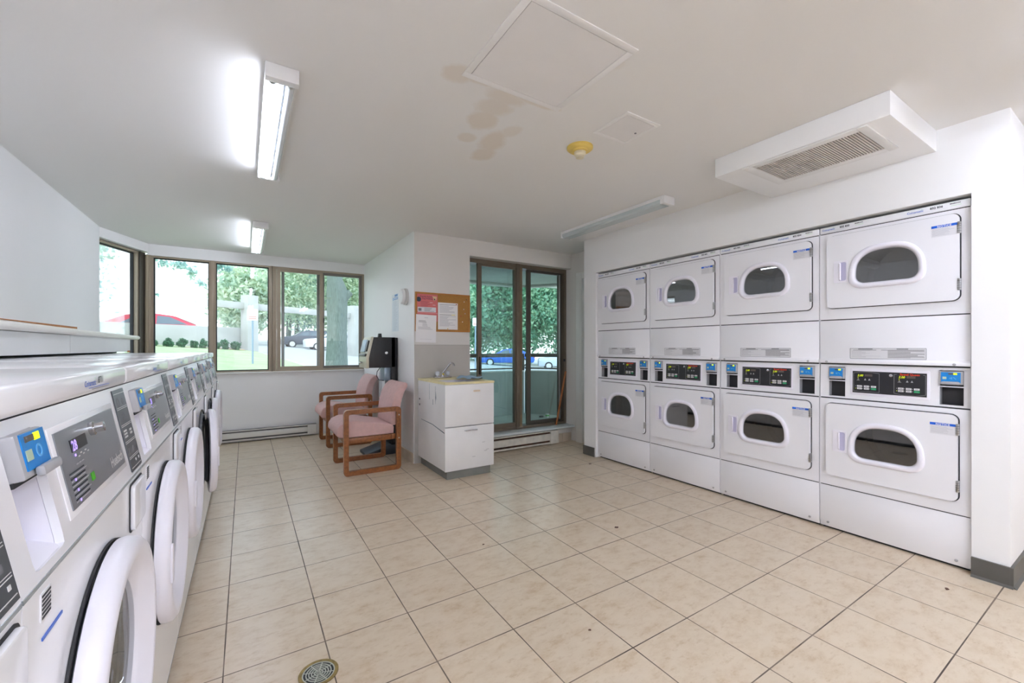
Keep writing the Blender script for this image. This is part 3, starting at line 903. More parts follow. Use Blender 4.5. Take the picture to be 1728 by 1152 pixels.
    # control fascia with two recessed coin bays
    T = Matrix.Translation((0, 0.006, 0.846)) @ Matrix.Rotation(-math.radians(1.5), 4, 'X')
    H = 0.212
    m = MB(T)
    x0, x1, x2, x3 = 0.048, 0.136, 0.560, 0.652
    za, zb = 0.012, 0.196
    for (a, b_, c_, d_) in ((0.001, x0, 0, H), (x1, x2, 0, H), (x3, W - .001, 0, H), (x0, x1, 0, za), (x0, x1, zb, H), (x2, x3, 0, za), (x2, x3, zb, H)):
        m.box(a, b_, 0.0, 0.012, c_, d_, ENAM)
    m.prism(rrect(0.163, 0.523, 0.028, 0.190, 0.008), 'y', -0.003, 0.0, PLAS, 0.001)
    cf = m.build('control_fascia', r)
    for q0, q1 in ((x0, x1), (x2, x3)):
        m = MB(T)
        m.box(q0, q1, 0.040, 0.044, za, 0.106, BLKS); m.box(q0 - .001, q0 + .002, 0.004, 0.04, za, zb, GRYP); m.box(q1 - .002, q1 + .001, 0.004, 0.04, za, zb, BLUE if False else GRYP)
        m.box(q0, q1, 0.004, 0.042, za - .002, za + .001, BLKS); m.box(q0, q1, 0.004, 0.04, zb, zb + .002, SEAM)
        m.box(q0 - .003, q1 + .003, -0.003, 0.04, 0.1065, 0.112, PLAS, 0.001)
        m.build('coin_bay', cf)
        m = MB(T)
        m.box(q0 + .002, q1 - .002, -0.012, 0.038, 0.122, 0.192, GRYP, 0.003); m.box(q0 + .004, q1 - .004, -0.004, 0.03, 0.113, 0.122, SEAM)
        rd = m.build('card_reader', cf)
        w_ = q1 - q0
        m = MB(T); y = -0.0126
        m.prism([(q0 + .008, 0.186), (q1 - .010, 0.186), (q1 - .010, 0.131), (q1 - .014, 0.131), (q1 - .019, 0.138), (q0 + .018, 0.138), (q0 + .008, 0.131)], 'y', y, -0.0118, BLUE)
        m.box(q0 + .036, q0 + .060, y - .0004, y, 0.174, 0.182, DISP); m.box(q0 + .055, q0 + .069, y - .0008, y, 0.1735, 0.183, YEL)
        m.box(q0 + .014, q0 + .029, y - .0004, y, 0.149, 0.162, mat('card_icon', 'b9c9b0', 0.5))
        for k in range(3): m.box(q0 + .040 + k * .004, q0 + .042 + k * .004, y - .0004, y, 0.153 - k * .002, 0.157 + k * .002, mat('icon_pale_blue', '6fb4e6', 0.5))
        m.prism([(q0 + .054, .160), (q0 + .056, .161), (q0 + .066, .150), (q0 + .064, .149)], 'y', y - .0004, y, MATS['icon_pale_blue'])
        m.box(q0 + .010, q1 - .012, -0.019, -0.012, 0.121, 0.136, GRYP, 0.003)
        m.build('reader_face', rd)
    m = MB(T); m.box(0.175, 0.511, -0.0042, -0.003, 0.043, 0.174, BLK); dpn = m.build('display_panel', cf)
    m = MB(T); y = -0.0046
    def line(p, q, w=.0012, mt=GREYL):
        dx_, dz_ = q[0] - p[0], q[1] - p[1]; L = math.hypot(dx_, dz_); nx, nz = -dz_ / L * w / 2, dx_ / L * w / 2
        m.add([(p[0] + nx, y, p[1] + nz), (p[0] - nx, y, p[1] - nz), (q[0] - nx, y, q[1] - nz), (q[0] + nx, y, q[1] + nz)], [(0, 1, 2, 3)], mt)
    for bx, up in ((0.180, True), (0.372, False)):
        bw = 0.124 if up else 0.134
        zt, zo = 0.163, 0.052
        pts = [(bx, zo), (bx, zt), (bx + bw * .3, zt + .006), (bx + bw * .7, zt + .006), (bx + bw, zt), (bx + bw, zo)] if up else [(bx + bw, zt), (bx + bw, zo + .002), (bx + bw * .7, zo - .006), (bx + bw * .3, zo - .006), (bx, zo + .002), (bx, zt)]
        for k in range(len(pts) - 1): line(pts[k], pts[k + 1])
        if up: line(pts[-1], pts[0])
        else: line(pts[0], (bx + bw - .01, zt)); line(pts[-1], (bx + .012, zt))
        m.box(bx + .055, bx + .092, y - .0002, y, 0.143, 0.157, DISP)
        m.text('2.00', bx + .019, y - .0004, 0.1425, 0.0175, YEL, shear=0.25, bold=0.0001, sx=0.92)
        m.box(bx + .021, bx + .024, y - .0004, y, 0.1325, 0.1355, YEL)
        for k, xx in enumerate((0.018, 0.052, 0.072)):
            m.prism([(bx + xx, .120), (bx + xx + .011, .120), (bx + xx + .0055, .132)], 'y', y - .0002, y, GREYL if k else INK)
            if k == 0: m.box(bx + xx - .003, bx + xx + .014, y - .0002, y, .117, .119, INK)
        for c3 in range(3):
            for r3 in range(2):
                xx = bx + .018 + c3 * .034; zz = 0.078 - r3 * .014
                m.box(xx, xx + .024, y - .0004, y, zz, zz + .0105, GRN if (c3 == 2 and r3 == 1) else WHT)
                m.box(xx + .005, xx + .018, y - .0006, y, zz + .004, zz + .0065, INK)
                m.box(xx - .0075, xx - .0045, y - .0004, y, zz + .004, zz + .007, YEL if (c3 == 0 and r3 == 1) else INKL)
    m.text('Speed Queen', 0.440, y - .0004, 0.159, 0.0155, RED, 'CENTER', bold=0.0005)
    m.lathe([(0.0085, 0), (0.0085, -0.003), (0.005, -0.004)], (0.358, -0.004, 0.155), 'y', CHROME, 16)
    m.build('display_lettering', dpn)
    # kick panel
    m = MB(); m.prism([(0.0, 0.281), (0.0, 0.052), (0.010, 0.030), (0.012, 0.014), (0.022, 0.014), (0.02, 0.281)], 'x', 0.001, W - .001, ENAM, 0.001)
    kp = m.build('kick_panel', r)
    for x in (0.045, 0.625):
        m = MB(); m.lathe([(0.007, 0), (0.007, -0.004), (0.004, -0.006)], (x, 0.004, 0.043), 'y', GRYP, 14); m.build('screw', kp)
    return r
DL = [('832 829', '832 830', 'farthest stacked dryer, beside the corner with the wooden pole'),
      ('832 831', '832 832', 'stacked dryer second from the far end of the alcove'),
      ('832 833', '832 834', 'stacked dryer second from the near end of the alcove, numbered 832 834'),
      ('832 835', '832 836', 'nearest and largest-looking stacked dryer, numbered 832 836')]
for i, (a, b_, l) in enumerate(DL):
    dryer(3.305 - i * 0.683, a, b_, 'white ' + l)

# ------------------------------------------------------------------ ceiling lamps
def lamp(x, y0, y1, label, left=True, right=False, cover=False, w=0.125, h=0.062, lm=None):
    r = empty('fluorescent_light', (x + w / 2, (y0 + y1) / 2, CH), 0, label, 'ceiling light', 'fluorescent strip lights on the ceiling')
    L = (y1 - y0) / 2
    m = MB()
    m.box(-w / 2 + .0006, w / 2 - .0006, -L + .002, L - .002, -0.026, -0.0015, FIX)
    m.prism([(-.016, -0.026), (.016, -0.026), (.010, -0.042), (-.010, -0.042)], 'y', -L + .02, L - .02, FIXR)
    m.box(-w / 2, w / 2, -L, -L + .04, -h, -0.001, FIX, 0.003); m.box(-w / 2, w / 2, L - .02, L, -h, -0.001, FIX, 0.003)
    m.build('housing', r)
    if cover:
        m = MB(); m.prism([(-w / 2 + .002, -0.027), (-w / 2 + .006, -h + .012), (-w / 2 + .02, -h), (w / 2 - .02, -h), (w / 2 - .006, -h + .012), (w / 2 - .002, -0.027)], 'y', -L + .03, L - .01, mat('ribbed_diffuser', 'bfc8ca', 0.25, spec=0.6))
        m.build('diffuser', r)
    else:
        for sx_, lit in ((-0.034, left), (0.034, right)):
            m = MB(); m.lathe([(0.0165, -L + .045), (0.0165, L - .022)], (sx_, 0, -0.045), 'y', (lm or TLT) if lit else TUO, 14)
            t = m.build('tube', r)
            MB().lathe([(0.017, -L + .041), (0.017, -L + .055)], (sx_, 0, -0.045), 'y', STEEL, 14).build('end_cap', t)
            MB().lathe([(0.017, L - .034), (0.017, L - .021)], (sx_, 0, -0.045), 'y', STEEL, 14).build('end_cap', t)
    return r
lamp(0.068, 1.98, 3.22, 'larger white strip light near the camera with its left tube lit')
lamp(0.060, 4.55, 5.80, 'smaller white strip light near the window with its left tube lit')
lamp(2.698, 2.10, 3.35, 'unlit strip light with plastic cover above the dryers', cover=True)
lamp(0.068, -1.9, -0.66, 'added unseen strip light behind the camera, for fill', left=True, right=True, lm=TLB)  # out-of-view lamp added to brighten the room evenly
lamp(2.698, -1.04, 0.20, 'strip light on the ceiling near the wall end by the nearest dryer', left=True, right=True, lm=TLC)
lamp(1.4, -1.9, -0.66, 'added unseen strip light in the middle of the room behind the camera, for fill', left=True, right=True, lm=TLB)  # second added fill lamp, also out of view

# ceiling soffit box with grille
sf = MB().box(2.462, 3.139, 0.70, 1.541, 2.216, CH - .001, WALL, 0.002).build('air_duct_box')
tag(sf, 'white boxed air duct on the ceiling above the dryers', 'duct')
gm = MB()
ro, ri = [(2.375, 0.757), (2.375 + .001, 1.305)], None
x0, x1, y0, y1, gx0, gx1, gy0, gy1 = 2.50, 2.87, 0.80, 1.36, 2.545, 2.81, 0.85, 1.31
x0, x1, y0, y1 = 2.475, 2.90, 0.79, 1.38
gx0, gx1, gy0, gy1 = 2.52, 2.845, 0.83, 1.325
gm.box(x0, x1, y0, gy0, 2.209, 2.2165, TRIM, 0.002).box(x0, x1, gy1, y1, 2.209, 2.2165, TRIM, 0.002).box(x0, gx0, gy0, gy1, 2.209, 2.2165, TRIM, 0.002).box(gx1, x1, gy0, gy1, 2.209, 2.2165, TRIM, 0.002)
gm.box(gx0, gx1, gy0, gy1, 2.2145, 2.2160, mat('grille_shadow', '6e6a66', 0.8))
n = 40
for k in range(n):
    y = gy0 + (gy1 - gy0) * (k + .5) / n
    gm.box(gx0, gx1, y - .0032, y + .0032, 2.2085, 2.2148, mat('grille_slat', 'cfcac4', 0.5))
gm.build('air_grille', sf)

# ceiling access panels
def hatch(x0, x1, y0, y1, bd, label, dot=None):
    m = MB()
    G = mat('hatch_gap', '5c5652', 0.8)
    CP = mat('hatch_paint', 'e5e3e2', 0.7, var=0.015, scale=6)
    CP2 = mat('hatch_frame_paint', 'e9e8e7', 0.7)
    z = CH
    for b4 in ((x0 - bd, x1 + bd, y0 - bd, y0), (x0 - bd, x1 + bd, y1, y1 + bd), (x0 - bd, x0, y0, y1), (x1, x1 + bd, y0, y1)):
        m.box(b4[0], b4[1], b4[2], b4[3], z - .0035, z, CP2, 0.001)
    m.box(x0, x1, y0, y1, z - .0005, z, G)
    m.box(x0 + .002, x1 - .002, y0 + .002, y1 - .002, z - .0030, z - .0004, CP)
    if dot: m.lathe([(0.006, 0), (0.006, -.003)], (dot[0], dot[1], z - .003), 'z', INK, 10)
    return tag(m.build('access_panel'), label, 'hatch')
hatch(0.812, 1.272, 1.162, 1.612, 0.030, 'large square ceiling access panel beside the brown stains')
hatch(1.617, 1.818, 1.478, 1.680, 0.022, 'small square ceiling access panel near the yellow detector', (1.79, 1.58))

# detectors
DY = mat('yellowed_plastic', 'd9bd62', 0.45)
t = empty('heat_detector', (1.648, 1.868, CH), 0, 'yellowed round heat detector on the ceiling', 'detector')
MB().lathe([(0.075, 0), (0.075, -0.010), (0.066, -0.018), (0.050, -0.020), (0.048, -0.028), (0.03, -0.03)], (0, 0, 0), 'z', DY, 36).build('base', t)
MB().lathe([(0.034, -0.028), (0.034, -0.044), (0.024, -0.052), (0.024, -0.062), (0.008, -0.066)], (0, 0, 0), 'z', mat('cream_plastic', 'd8cfb4', 0.4), 30).build('sensor', t)
t = empty('fire_alarm', (1.428, 4.335, 1.695), 0, 'round white alarm sounder on the side of the pier', 'alarm')
MB().lathe([(0.086, 0), (0.086, -0.022), (0.078, -0.028), (0.05, -.028)], (0, 0, 0), 'x', mat('alarm_grey', 'c9c6c4', 0.5), 36).build('base', t)
MB().lathe([(0.074, -0.028), (0.080, -0.034), (0.080, -0.050), (0.070, -0.062), (0.03, -0.064)], (0, 0, 0), 'x', mat('alarm_white', 'e6e4e4', 0.4), 36).build('sounder', t)

# notice on pier side (blue heading)
m = MB(Matrix.Translation((1.4284, 4.842, 0)) @ Matrix.Rotation(-PI / 2, 4, 'Z'))
m.box(0, 0.245, -0.001, 0, 1.345, 1.765, mat('notice_sheet', 'dfe5ea', 0.6))
m.box(0.10, 0.21, -0.0016, -0.001, 1.735, 1.758, mat('faded_blue', '6b93c9', 0.6)); m.box(0.03, 0.22, -0.0016, -0.001, 1.70, 1.725, MATS['faded_blue']); m.box(0.038, 0.212, -0.0019, -0.0016, 1.706, 1.720, mat('pale_blue_lettering', 'bcd0e8', 0.6))
random.seed(3)
for k in range(26):
    m.box(0.04, 0.04 + random.uniform(.1, .17), -0.0014, -0.001, 1.685 - k * .013, 1.688 - k * .013, mat('faint_ink', 'c0c8d2', 0.7))
tag(m.build('wall_notice'), 'tall white notice with faded blue heading on the side of the pier', 'notice')

# ------------------------------------------------------------------ cork board and papers
CORK = mat('cork', 'a97a3c', 0.85, var=0.12, scale=120)
CF = mat('oak_frame', 'b3762c', 0.5, var=0.1, scale=20)
cb = empty('cork_board', (1.742, 4.10, 1.525), 0, 'oak-framed cork board on the pier above the sink', 'notice board')
MB().box(-.295, .295, -0.010, -0.001, -.19, .19, CORK).build('cork_sheet', cb)
m = MB(); frame_rect(m, -.303, .303, -.198, .198, -0.018, -0.001, 0.014, CF); m.build('frame', cb)
def textlines(m, x0, x1, z, n, dz, y, ink, seed, indent=0):
    random.seed(seed)
    for k in range(n):
        m.box(x0, x0 + (x1 - x0) * random.uniform(.45, 1), y - .0003, y, z - k * dz, z - k * dz + dz * .35, ink)
# pink poster
PK = mat('pink_paper', 'cf6e6e', 0.6)
m = MB(); y = -0.0125
m.box(-.285, -.067, y, -0.0115, -.095, .180, PK)
m.text('Friendly Reminder', -.178, y - .0006, .148, .021, mat('plum_letters', '6b3a55', 0.6), 'CENTER', bold=.0004)
m.text('Dog Walking', -.178, y - .0006, .128, .021, MATS['plum_letters'], 'CENTER', bold=.0004)
textlines(m, -.25, -.10, .100, 5, .013, y, mat('rose_ink', 'a24d58', 0.6), 4)
for k, xx in ((0, -.15), (1, -.12), (2, -.2)): m.box(xx, xx + .03, y - .0004, y, .095 - k * .025, .098 - k * .025, PAPER)
m.lathe([(0.025, 0), (0.024, -.001)], (-.268, y, .125), 'y', mat('dark_photo', '2e3a4c', 0.4), 20)
m.prism([(-.125, .165), (-.105, .115), (-.08, .13), (-.075, .16)], 'y', y - .0008, y, mat('beige_drawing', 'd8b890', 0.6)); m.prism([(-.11, .14), (-.10, .118), (-.09, .135)], 'y', y - .0012, y, INKD)
m.box(-.280, -.085, y - .0005, y, -.002, .048, LBL); m.box(-.272, -.24, y - .0008, y, .008, .036, INK); textlines(m, -.21, -.095, .036, 4, .010, y - .0005, INK, 9)
m.box(-.287, -.067, y - .001, y, -.014, -.010, mat('pale_rose', 'e8a8a8', 0.5))
tag(m.build('poster', loc=(1.742, 4.10, 1.525)), 'pink poster pinned on the left of the cork board', 'poster')
# white letter
m = MB(); y = -0.0125
m.add([(-.062, y, .104), (-.062, -.011, -.175), (.160, y, -.172), (.160, y - .001, .103)], [(0, 1, 2, 3)], PAPER)
m.box(-.062, .160, -.0124, -.011, -.174, .103, PAPER)
m.box(-.045, .14, y - .0014, y, .082, .086, INK); textlines(m, -.045, .145, .068, 7, .011, y - .001, INKL, 21); m.box(-.045, .10, y - .0014, y, -.024, -.020, INK); textlines(m, -.045, .14, -.04, 10, .011, y - .001, INKL, 22)
m.box(.09, .13, y - .0016, y, -.024, -.018, mat('highlighter', 'e6dc6a', 0.5))
m.ell((.143, y - .003, .090), (.006, .005, .006), mat('red_pin', 'c22a2a', 0.3), 10); m.ell((.045, y - .003, -.166), (.006, .005, .005), mat('yellow_pin', 'd9b52a', 0.3), 10)
tag(m.build('printed_letter', loc=(1.742, 4.10, 1.525)), 'white typed letter held by a red pin on the cork board', 'paper')
# white sheet (its square code left blank)
m = MB(Matrix.Rotation(math.radians(1.5), 4, 'Y')); y = -0.0215
m.box(-.108, .108, y, y + .0012, -.140, .140, PAPER)
m.box(-.02, .02, y - .0003, y, .108, .112, INKL); textlines(m, -.08, .08, .075, 2, .012, y, INK, 31); textlines(m, -.04, .05, .05, 3, .013, y, INKL, 32); textlines(m, -.085, .085, .012, 3, .010, y, INKL, 33)
m.box(-.06, .06, y - .0003, y, -.108, -.1065, INKL)
tag(m.build('printed_sheet', loc=(1.548, 4.10, 1.355)), 'white printed sheet hanging over the lower left corner of the cork board', 'paper')
for k, (px, pz, mm) in enumerate([(.235, .125, PAPER), (.23, .045, PAPER), (.245, 0.0, PAPER), (.197, -.028, MATS['red_pin']), (.215, -.09, PAPER), (.262, .15, INKD)]):
    tag(MB().ell((0, -0.014, 0), (.005, .006, .005), mm, 10).build('push_pin', loc=(1.742 + px, 4.10, 1.525 + pz)),
        ['white push pin high on the right of the cork board', 'white push pin in the middle right of the cork board', 'white push pin just below the middle right one on the cork board', 'red push pin beside the typed letter', 'white push pin low on the cork board', 'dark push pin in the top right corner of the cork board'][k], 'push pin', 'loose push pins on the cork board')

# ------------------------------------------------------------------ laundry sink unit
SK = mat('sink_enamel', 'e8e8e8', 0.35, var=0.03, scale=5)
YR = mat('yellowed_rim', 'e2d6a6', 0.45, var=0.06, scale=15)
sk = empty('laundry_sink_cabinet', (1.71, 3.75, 0), 0, 'worn white laundry sink cabinet with yellowed rim and grey plinth', 'sink')
X0, X1, Y0, Y1 = -0.243, 0.243, -0.325, 0.335
m = MB()
m.box(X0, X0 + .012, Y0, Y1, 0.082, 0.836, SK); m.box(X1 - .012, X1, Y0, Y1, 0.082, 0.836, SK); m.box(X0 + .012, X1 - .012, Y1 - .012, Y1, 0.082, 0.836, SK); m.box(X0 + .012, X1 - .012, Y0, Y1, 0.082, 0.095, SK)
PEEL = mat('peeling_paint', '4f6573', 0.7, var=0.3, scale=40)
for (y, z, h, w_) in ((-0.12, 0.73, 0.16, .003), (0.03, 0.75, 0.15, .003), (-0.06, 0.66, 0.05, .007)):
    m.box(X0 - .0006, X0, y - w_ / 2, y + w_ / 2, z - h / 2, z + h / 2, PEEL)
m.prism([(-0.135, 0.70), (-0.125, 0.76), (-0.118, 0.71), (-0.122, 0.67)], 'x', X0 - .0008, X0, PEEL)
m.prism([(-0.325, 0.345), (-0.13, 0.47), (0.20, 0.475), (0.20, 0.472), (-0.13, 0.463), (-0.325, 0.338)], 'x', X0 - .0008, X0, PEEL) if False else m.prism([(-0.325, 0.420), (-0.05, 0.455), (0.25, 0.462), (0.25, 0.459), (-0.05, 0.449), (-0.325, 0.412)], 'x', X0 - .0008, X0, PEEL)
for z in (0.60, 0.655): m.lathe([(0.010, 0), (0.010, -.002)], (X0, 0.29, z), 'x', SEAM, 14)
m.build('cabinet', sk)
m = MB(); m.box(X0 - .001, X1 + .001, Y0 - .018, Y0 + .002, 0.466, 0.836, SK, 0.004); up = m.build('front_panel', sk)
m = MB(); m.prism(rrect(0.03, 0.10, 0.764, 0.780, .007), 'y', Y0 - .0195, Y0 - .017, mat('cream_badge', 'dcc9b0', 0.4)); m.build('badge', up)
m = MB(); m.box(X0 - .001, X1 + .001, Y0 - .018, Y0 + .002, 0.078, 0.460, SK, 0.004)
for p in ((0.12, 0.30), (0.16, 0.23), (0.02, 0.18), (0.14, 0.22)): m.box(p[0], p[0] + .03, Y0 - .0188, Y0 - .018, p[1], p[1] + .002, INK)
dl = m.build('door', sk)
m = MB(); m.tube([(-.055, Y0 - .018, .422), (-.05, Y0 - .034, .424), (0.0, Y0 - .040, .426), (.06, Y0 - .034, .424), (.065, Y0 - .018, .422)], 0.006, CHROME, 10); m.build('handle', dl)
m = MB(); m.box(X0 + .03, X1 - .02, Y0 + .015, Y1 - .0, 0.0, 0.084, mat('grey_plinth', '7a7c78', 0.5, var=0.1, scale=10)); m.build('plinth', sk)
RX0, RX1, RY0, RY1 = X0 - .003, X1 + .003, Y0 - .022, Y1 - .002
bx0, bx1, by0, by1 = X0 + .045, X1 - .045, Y0 + .035, Y1 - .165
m = MB(); fo, fi = matched([(RX0, RY0), (RX1, RY0), (RX1, RY1), (RX0, RY1)], rrect(bx0, bx1, by0, by1, .03), ((bx0 + bx1) / 2, (by0 + by1) / 2))
m.ring(fo, fi, 0.838, 0.856, YR, ax='z'); m.build('sink_rim', sk)
m = MB(); L0 = [(p[0], p[1], 0.846) for p in rrect(bx0 - .002, bx1 + .002, by0 - .002, by1 + .002, .03)]; L1 = [(p[0], p[1], 0.62) for p in rrect(bx0 + .02, bx1 - .02, by0 + .02, by1 - .02, .04)]
m.loft([L0, L1], mat('basin_white', 'dcd8dc', 0.3), True, False, True); m.build('basin', sk)
# faucet
fa = empty('faucet', (1.682, 3.975, 0.856), 0, 'chrome two-handle faucet with clear knobs on the sink', 'faucet')
m = MB(); m.box(-.093, .093, -.028, .028, 0.0, .018, CHROME, .010, 3); m.lathe([(.016, .018), (.014, .03), (.011, .035)], (0, 0, 0), 'z', CHROME, 18); m.build('base', fa)
m = MB(); m.tube([(0, 0, .03), (0.004, -0.004, .055), (.045, -.03, .118), (.062, -.042, .145), (.075, -.050, .152), (.088, -.058, .145), (.098, -.065, .122)], [.011, .011, .009, .009, .009, .011, .012], CHROME, 14); m.build('spout', fa)
for s_ in (-.055, .055):
    m = MB(); m.lathe([(.010, .016), (.010, .028), (.021, .032), (.023, .045), (.020, .066), (.010, .07)], (s_, 0, 0), 'z', mat('clear_acrylic', 'c9ced6', 0.08, spec=0.9), 8); m.build('knob', fa)
MB().lathe([(.009, 0), (.009, -.006)], (0, -.013, .040), 'y', mat('yellow_cap', 'c9b42a', 0.4), 14).build('index_cap', fa)
# cloth
m = MB(); NX, NY = 14, 10; vs = []; fs = []
random.seed(2)
for j in range(NY):
    for i in range(NX):
        u, v = i / (NX - 1), j / (NY - 1)
        x = 0.095 + 0.140 * u + .01 * math.sin(v * 5)
        yy = -.15 + .29 * v + .012 * math.sin(u * 7)
        z = 0.877 + .006 * math.sin(u * 9 + v * 4) + .004 * math.cos(v * 11)
        if u < .25: z -= (0.25 - u) * .05
        vs.append((x, yy, z)); vs.append((x, yy, z - .007))
for j in range(NY - 1):
    for i in range(NX - 1):
        a_ = 2 * (j * NX + i); b2 = a_ + 2; c2 = a_ + 2 * NX; d2_ = c2 + 2
        fs += [(a_, b2, d2_, c2), (a_ + 1, c2 + 1, d2_ + 1, b2 + 1)]
        if j == 0: fs.append((a_, a_ + 1, b2 + 1, b2))
        if j == NY - 2: fs.append((c2, d2_, d2_ + 1, c2 + 1))
        if i == 0: fs.append((a_, c2, c2 + 1, a_ + 1))
        if i == NX - 2: fs.append((b2, b2 + 1, d2_ + 1, d2_))
m.add(vs, fs, mat('blue_cloth', '9cb6c8', 0.9, var=0.12, scale=60, bump=0.4, bscale=200))
tag(m.build('blue_cloth', loc=(1.71, 3.75, 0)), 'folded grey-blue cloth lying over the rim of the sink', 'cloth')

# ------------------------------------------------------------------ armchairs
OAK = mat('orange_oak', '8c5428', 0.38, var=0.28, scale=9, stretch=(1, 6, 6), coat=0.15)
PINK = mat('pink_upholstery', 'd0aeaa', 0.9, var=0.06, scale=30, bump=0.15, bscale=400, spec=0.2)
def chair(x, y, rz, label):
    r = empty('armchair', (x, y, 0), rz, label, 'chair', 'two pink upholstered oak armchairs')
    for sx_ in (-1, 1):
        xa, xb = (0.245, 0.285) if sx_ > 0 else (-0.285, -0.245)
        o_, i_ = rrect(0.0, 0.520, 0.0, 0.598, 0.035), rrect(0.042, 0.478, 0.042, 0.556, 0.014)
        m = MB(); m.ring(o_, i_, xa, xb, OAK, ax='x')
        for z in (0.30, 0.52): m.lathe([(0.007, 0), (0.007, 0.002 * sx_)], (xb if sx_ > 0 else xa, 0.499, z), 'x', STEEL, 10)
        m.build('arm_frame', r)
    m = MB()
    m.box(-.245, .245, 0.015, 0.045, 0.285, 0.335, OAK, .003); m.box(-.245, .245, 0.44, 0.475, 0.285, 0.335, OAK, .003)
    m.box(-.245, -.220, 0.045, 0.44, 0.285, 0.335, OAK, .003); m.box(.220, .245, 0.045, 0.44, 0.285, 0.335, OAK, .003)
    m.build('seat_frame', r)
    prof = [(-0.055, 0.385), (-0.050, 0.425), (-0.025, 0.462), (0.03, 0.486), (0.12, 0.490), (0.45, 0.425), (0.465, 0.40), (0.462, 0.337), (0.02, 0.337), (-0.03, 0.348), (-0.050, 0.362)]
    m = MB(); m.prism(prof, 'x', -.240, .240, PINK, 0.012, 3); m.build('seat', r)
    prof = [(0.430, 0.435), (0.432, 0.52), (0.445, 0.62), (0.470, 0.71), (0.510, 0.780), (0.550, 0.815), (0.585, 0.822), (0.605, 0.805), (0.600, 0.78), (0.572, 0.735), (0.545, 0.66), (0.525, 0.56), (0.512, 0.47), (0.500, 0.425), (0.47, 0.412), (0.442, 0.418)]
    m = MB(); m.prism(prof, 'x', -.238, .238, PINK, 0.014, 3); m.build('backrest', r)
    m = MB()
    for s_ in (-.15, .15): m.tube([(s_, 0.44, 0.34), (s_, 0.475, 0.39), (s_, 0.478, 0.46)], .008, BLK, 8)
    m.tube([(-.20, 0.462, 0.42), (.20, 0.462, 0.42)], .007, BLK, 8)
    m.build('back_bracket', r)
    return r
chair(0.748, 4.287, -PI / 2, 'pink upholstered oak armchair nearer the sink cabinet')
chair(0.790, 5.545, -PI / 2, 'pink upholstered oak armchair nearer the window, behind the other')

# ------------------------------------------------------------------ change machine
KB = mat('black_powder_coat', '17181c', 0.42, bump=0.1, bscale=300)
t = empty('card_machine', (1.40, 4.78, 0), -PI / 2, 'black card machine with slanted grey front on a black post', 'card machine')
# local: x -> world -y ; y -> world +x
m = MB(); m.prism([(-0.285, 0.945), (-0.285, 1.055), (-0.235, 1.275), (0.0, 1.275), (0.0, 0.945)], 'x', -0.16, 0.16, KB, 0.004); hd = m.build('housing', t)
CR = mat('cream_face', 'c8c4b0', 0.35, metal=0.2)
m = MB()
m.prism([(-0.315, 0.942), (-0.315, 1.050), (-0.262, 1.279), (-0.235, 1.279), (-0.285, 1.055), (-0.285, 0.942)], 'x', -0.165, 0.165, CR, 0.002)
m.build('front_face', t)
fa_ = math.atan2(0.053, 0.229)
TF = Matrix.Translation((0, -0.3155, 1.052)) @ Matrix.Rotation(-fa_, 4, 'X')
m = MB(TF); m.box(-.13, .06, -0.012, -0.001, 0.06, 0.20, mat('face_panel', '9fb0c0', 0.3, metal=0.3), .003); m.box(-.14, .14, -0.016, -0.001, 0.015, 0.045, BLK, .003); m.box(0.09, 0.14, -0.014, -0.001, 0.07, 0.19, BLK, .003); m.build('bill_slot', t)
m = MB(); m.tube([(0.0, -0.31, 1.0), (0.0, -0.345, 1.0)], .010, CHROME, 10); m.box(-.03, .03, -0.352, -0.342, 0.993, 1.007, CHROME, .003); m.build('handle', t)
MB().lathe([(0.016, 0), (0.016, 0.004), (0.010, .006)], (0.16, -0.10, 1.105), 'x', CHROME, 18).build('lock', t)
MB().prism([(-.16, 1.276), (-.12, 1.276), (-.125, 1.318), (-.155, 1.318)], 'x', 0.02, 0.06, KB, .003).build('antenna_stub', t)
MB().box(-.10, .16, 0.0, 0.026, 0.03, 1.272, KB, .003).build('post', t) if False else MB().box(-.10, .16, -0.045, 0.024, 0.02, 1.272, KB, .003).build('post', t)
MB().box(-.05, .13, -0.112, -0.045, 0.80, 0.946, mat('grey_bracket', '8fa0ae', 0.35, metal=0.5), .002).build('bracket', t)
m = MB(); m.prism([(-0.32, 0.0), (-0.32, 0.030), (-0.08, 0.10), (0.02, 0.10), (0.02, 0.0)], 'x', -.10, .18, mat('slate_base', '2e343c', 0.45), .004); m.build('base', t)
m = MB(); m.tube([(0.10, -0.15, 0.945), (0.105, -0.185, 0.90), (0.10, -0.19, 0.85), (0.10, -0.165, 0.81), (0.10, -0.11, 0.80)], .004, BLK, 8); m.build('cable', t)
# conduit on window wall corner
tag(MB().box(1.398, 1.4285, 5.285, 5.315, 0.55, 0.86, mat('conduit_paint', 'd5d8da', 0.4), .003).build('conduit'), 'short white conduit on the pier beside the card machine', 'conduit')

# ------------------------------------------------------------------ floor drain
DB = mat('aged_brass', '8d7742', 0.4, metal=0.5, var=0.3, scale=50)
DBL = mat('dull_metal', 'b3b5a8', 0.4, metal=0.4)
t = empty('floor_drain', (0.222, 1.647, 0), 0, 'round brass floor drain with slotted grate', 'drain')
MB().ring(circ(0, 0, .066, 40), circ(0, 0, .054, 40), 0.0, 0.003, DB, ax='z').build('rim', t)
m = MB(); m.lathe([(.054, 0.0002), (.054, 0.0006)], (0, 0, 0), 'z', SEAM, 36)
m.ring(circ(0, 0, .054, 40), circ(0, 0, .050, 40), 0.0005, 0.0028, DBL, ax='z')
for ra in (.043, .034, .025, .016): m.ring(circ(0, 0, ra, 36), circ(0, 0, ra - .004, 36), 0.0005, 0.0026, DBL, ax='z')
m.lathe([(.008, 0.0005), (.008, 0.0026)], (0, 0, 0), 'z', DBL, 20)
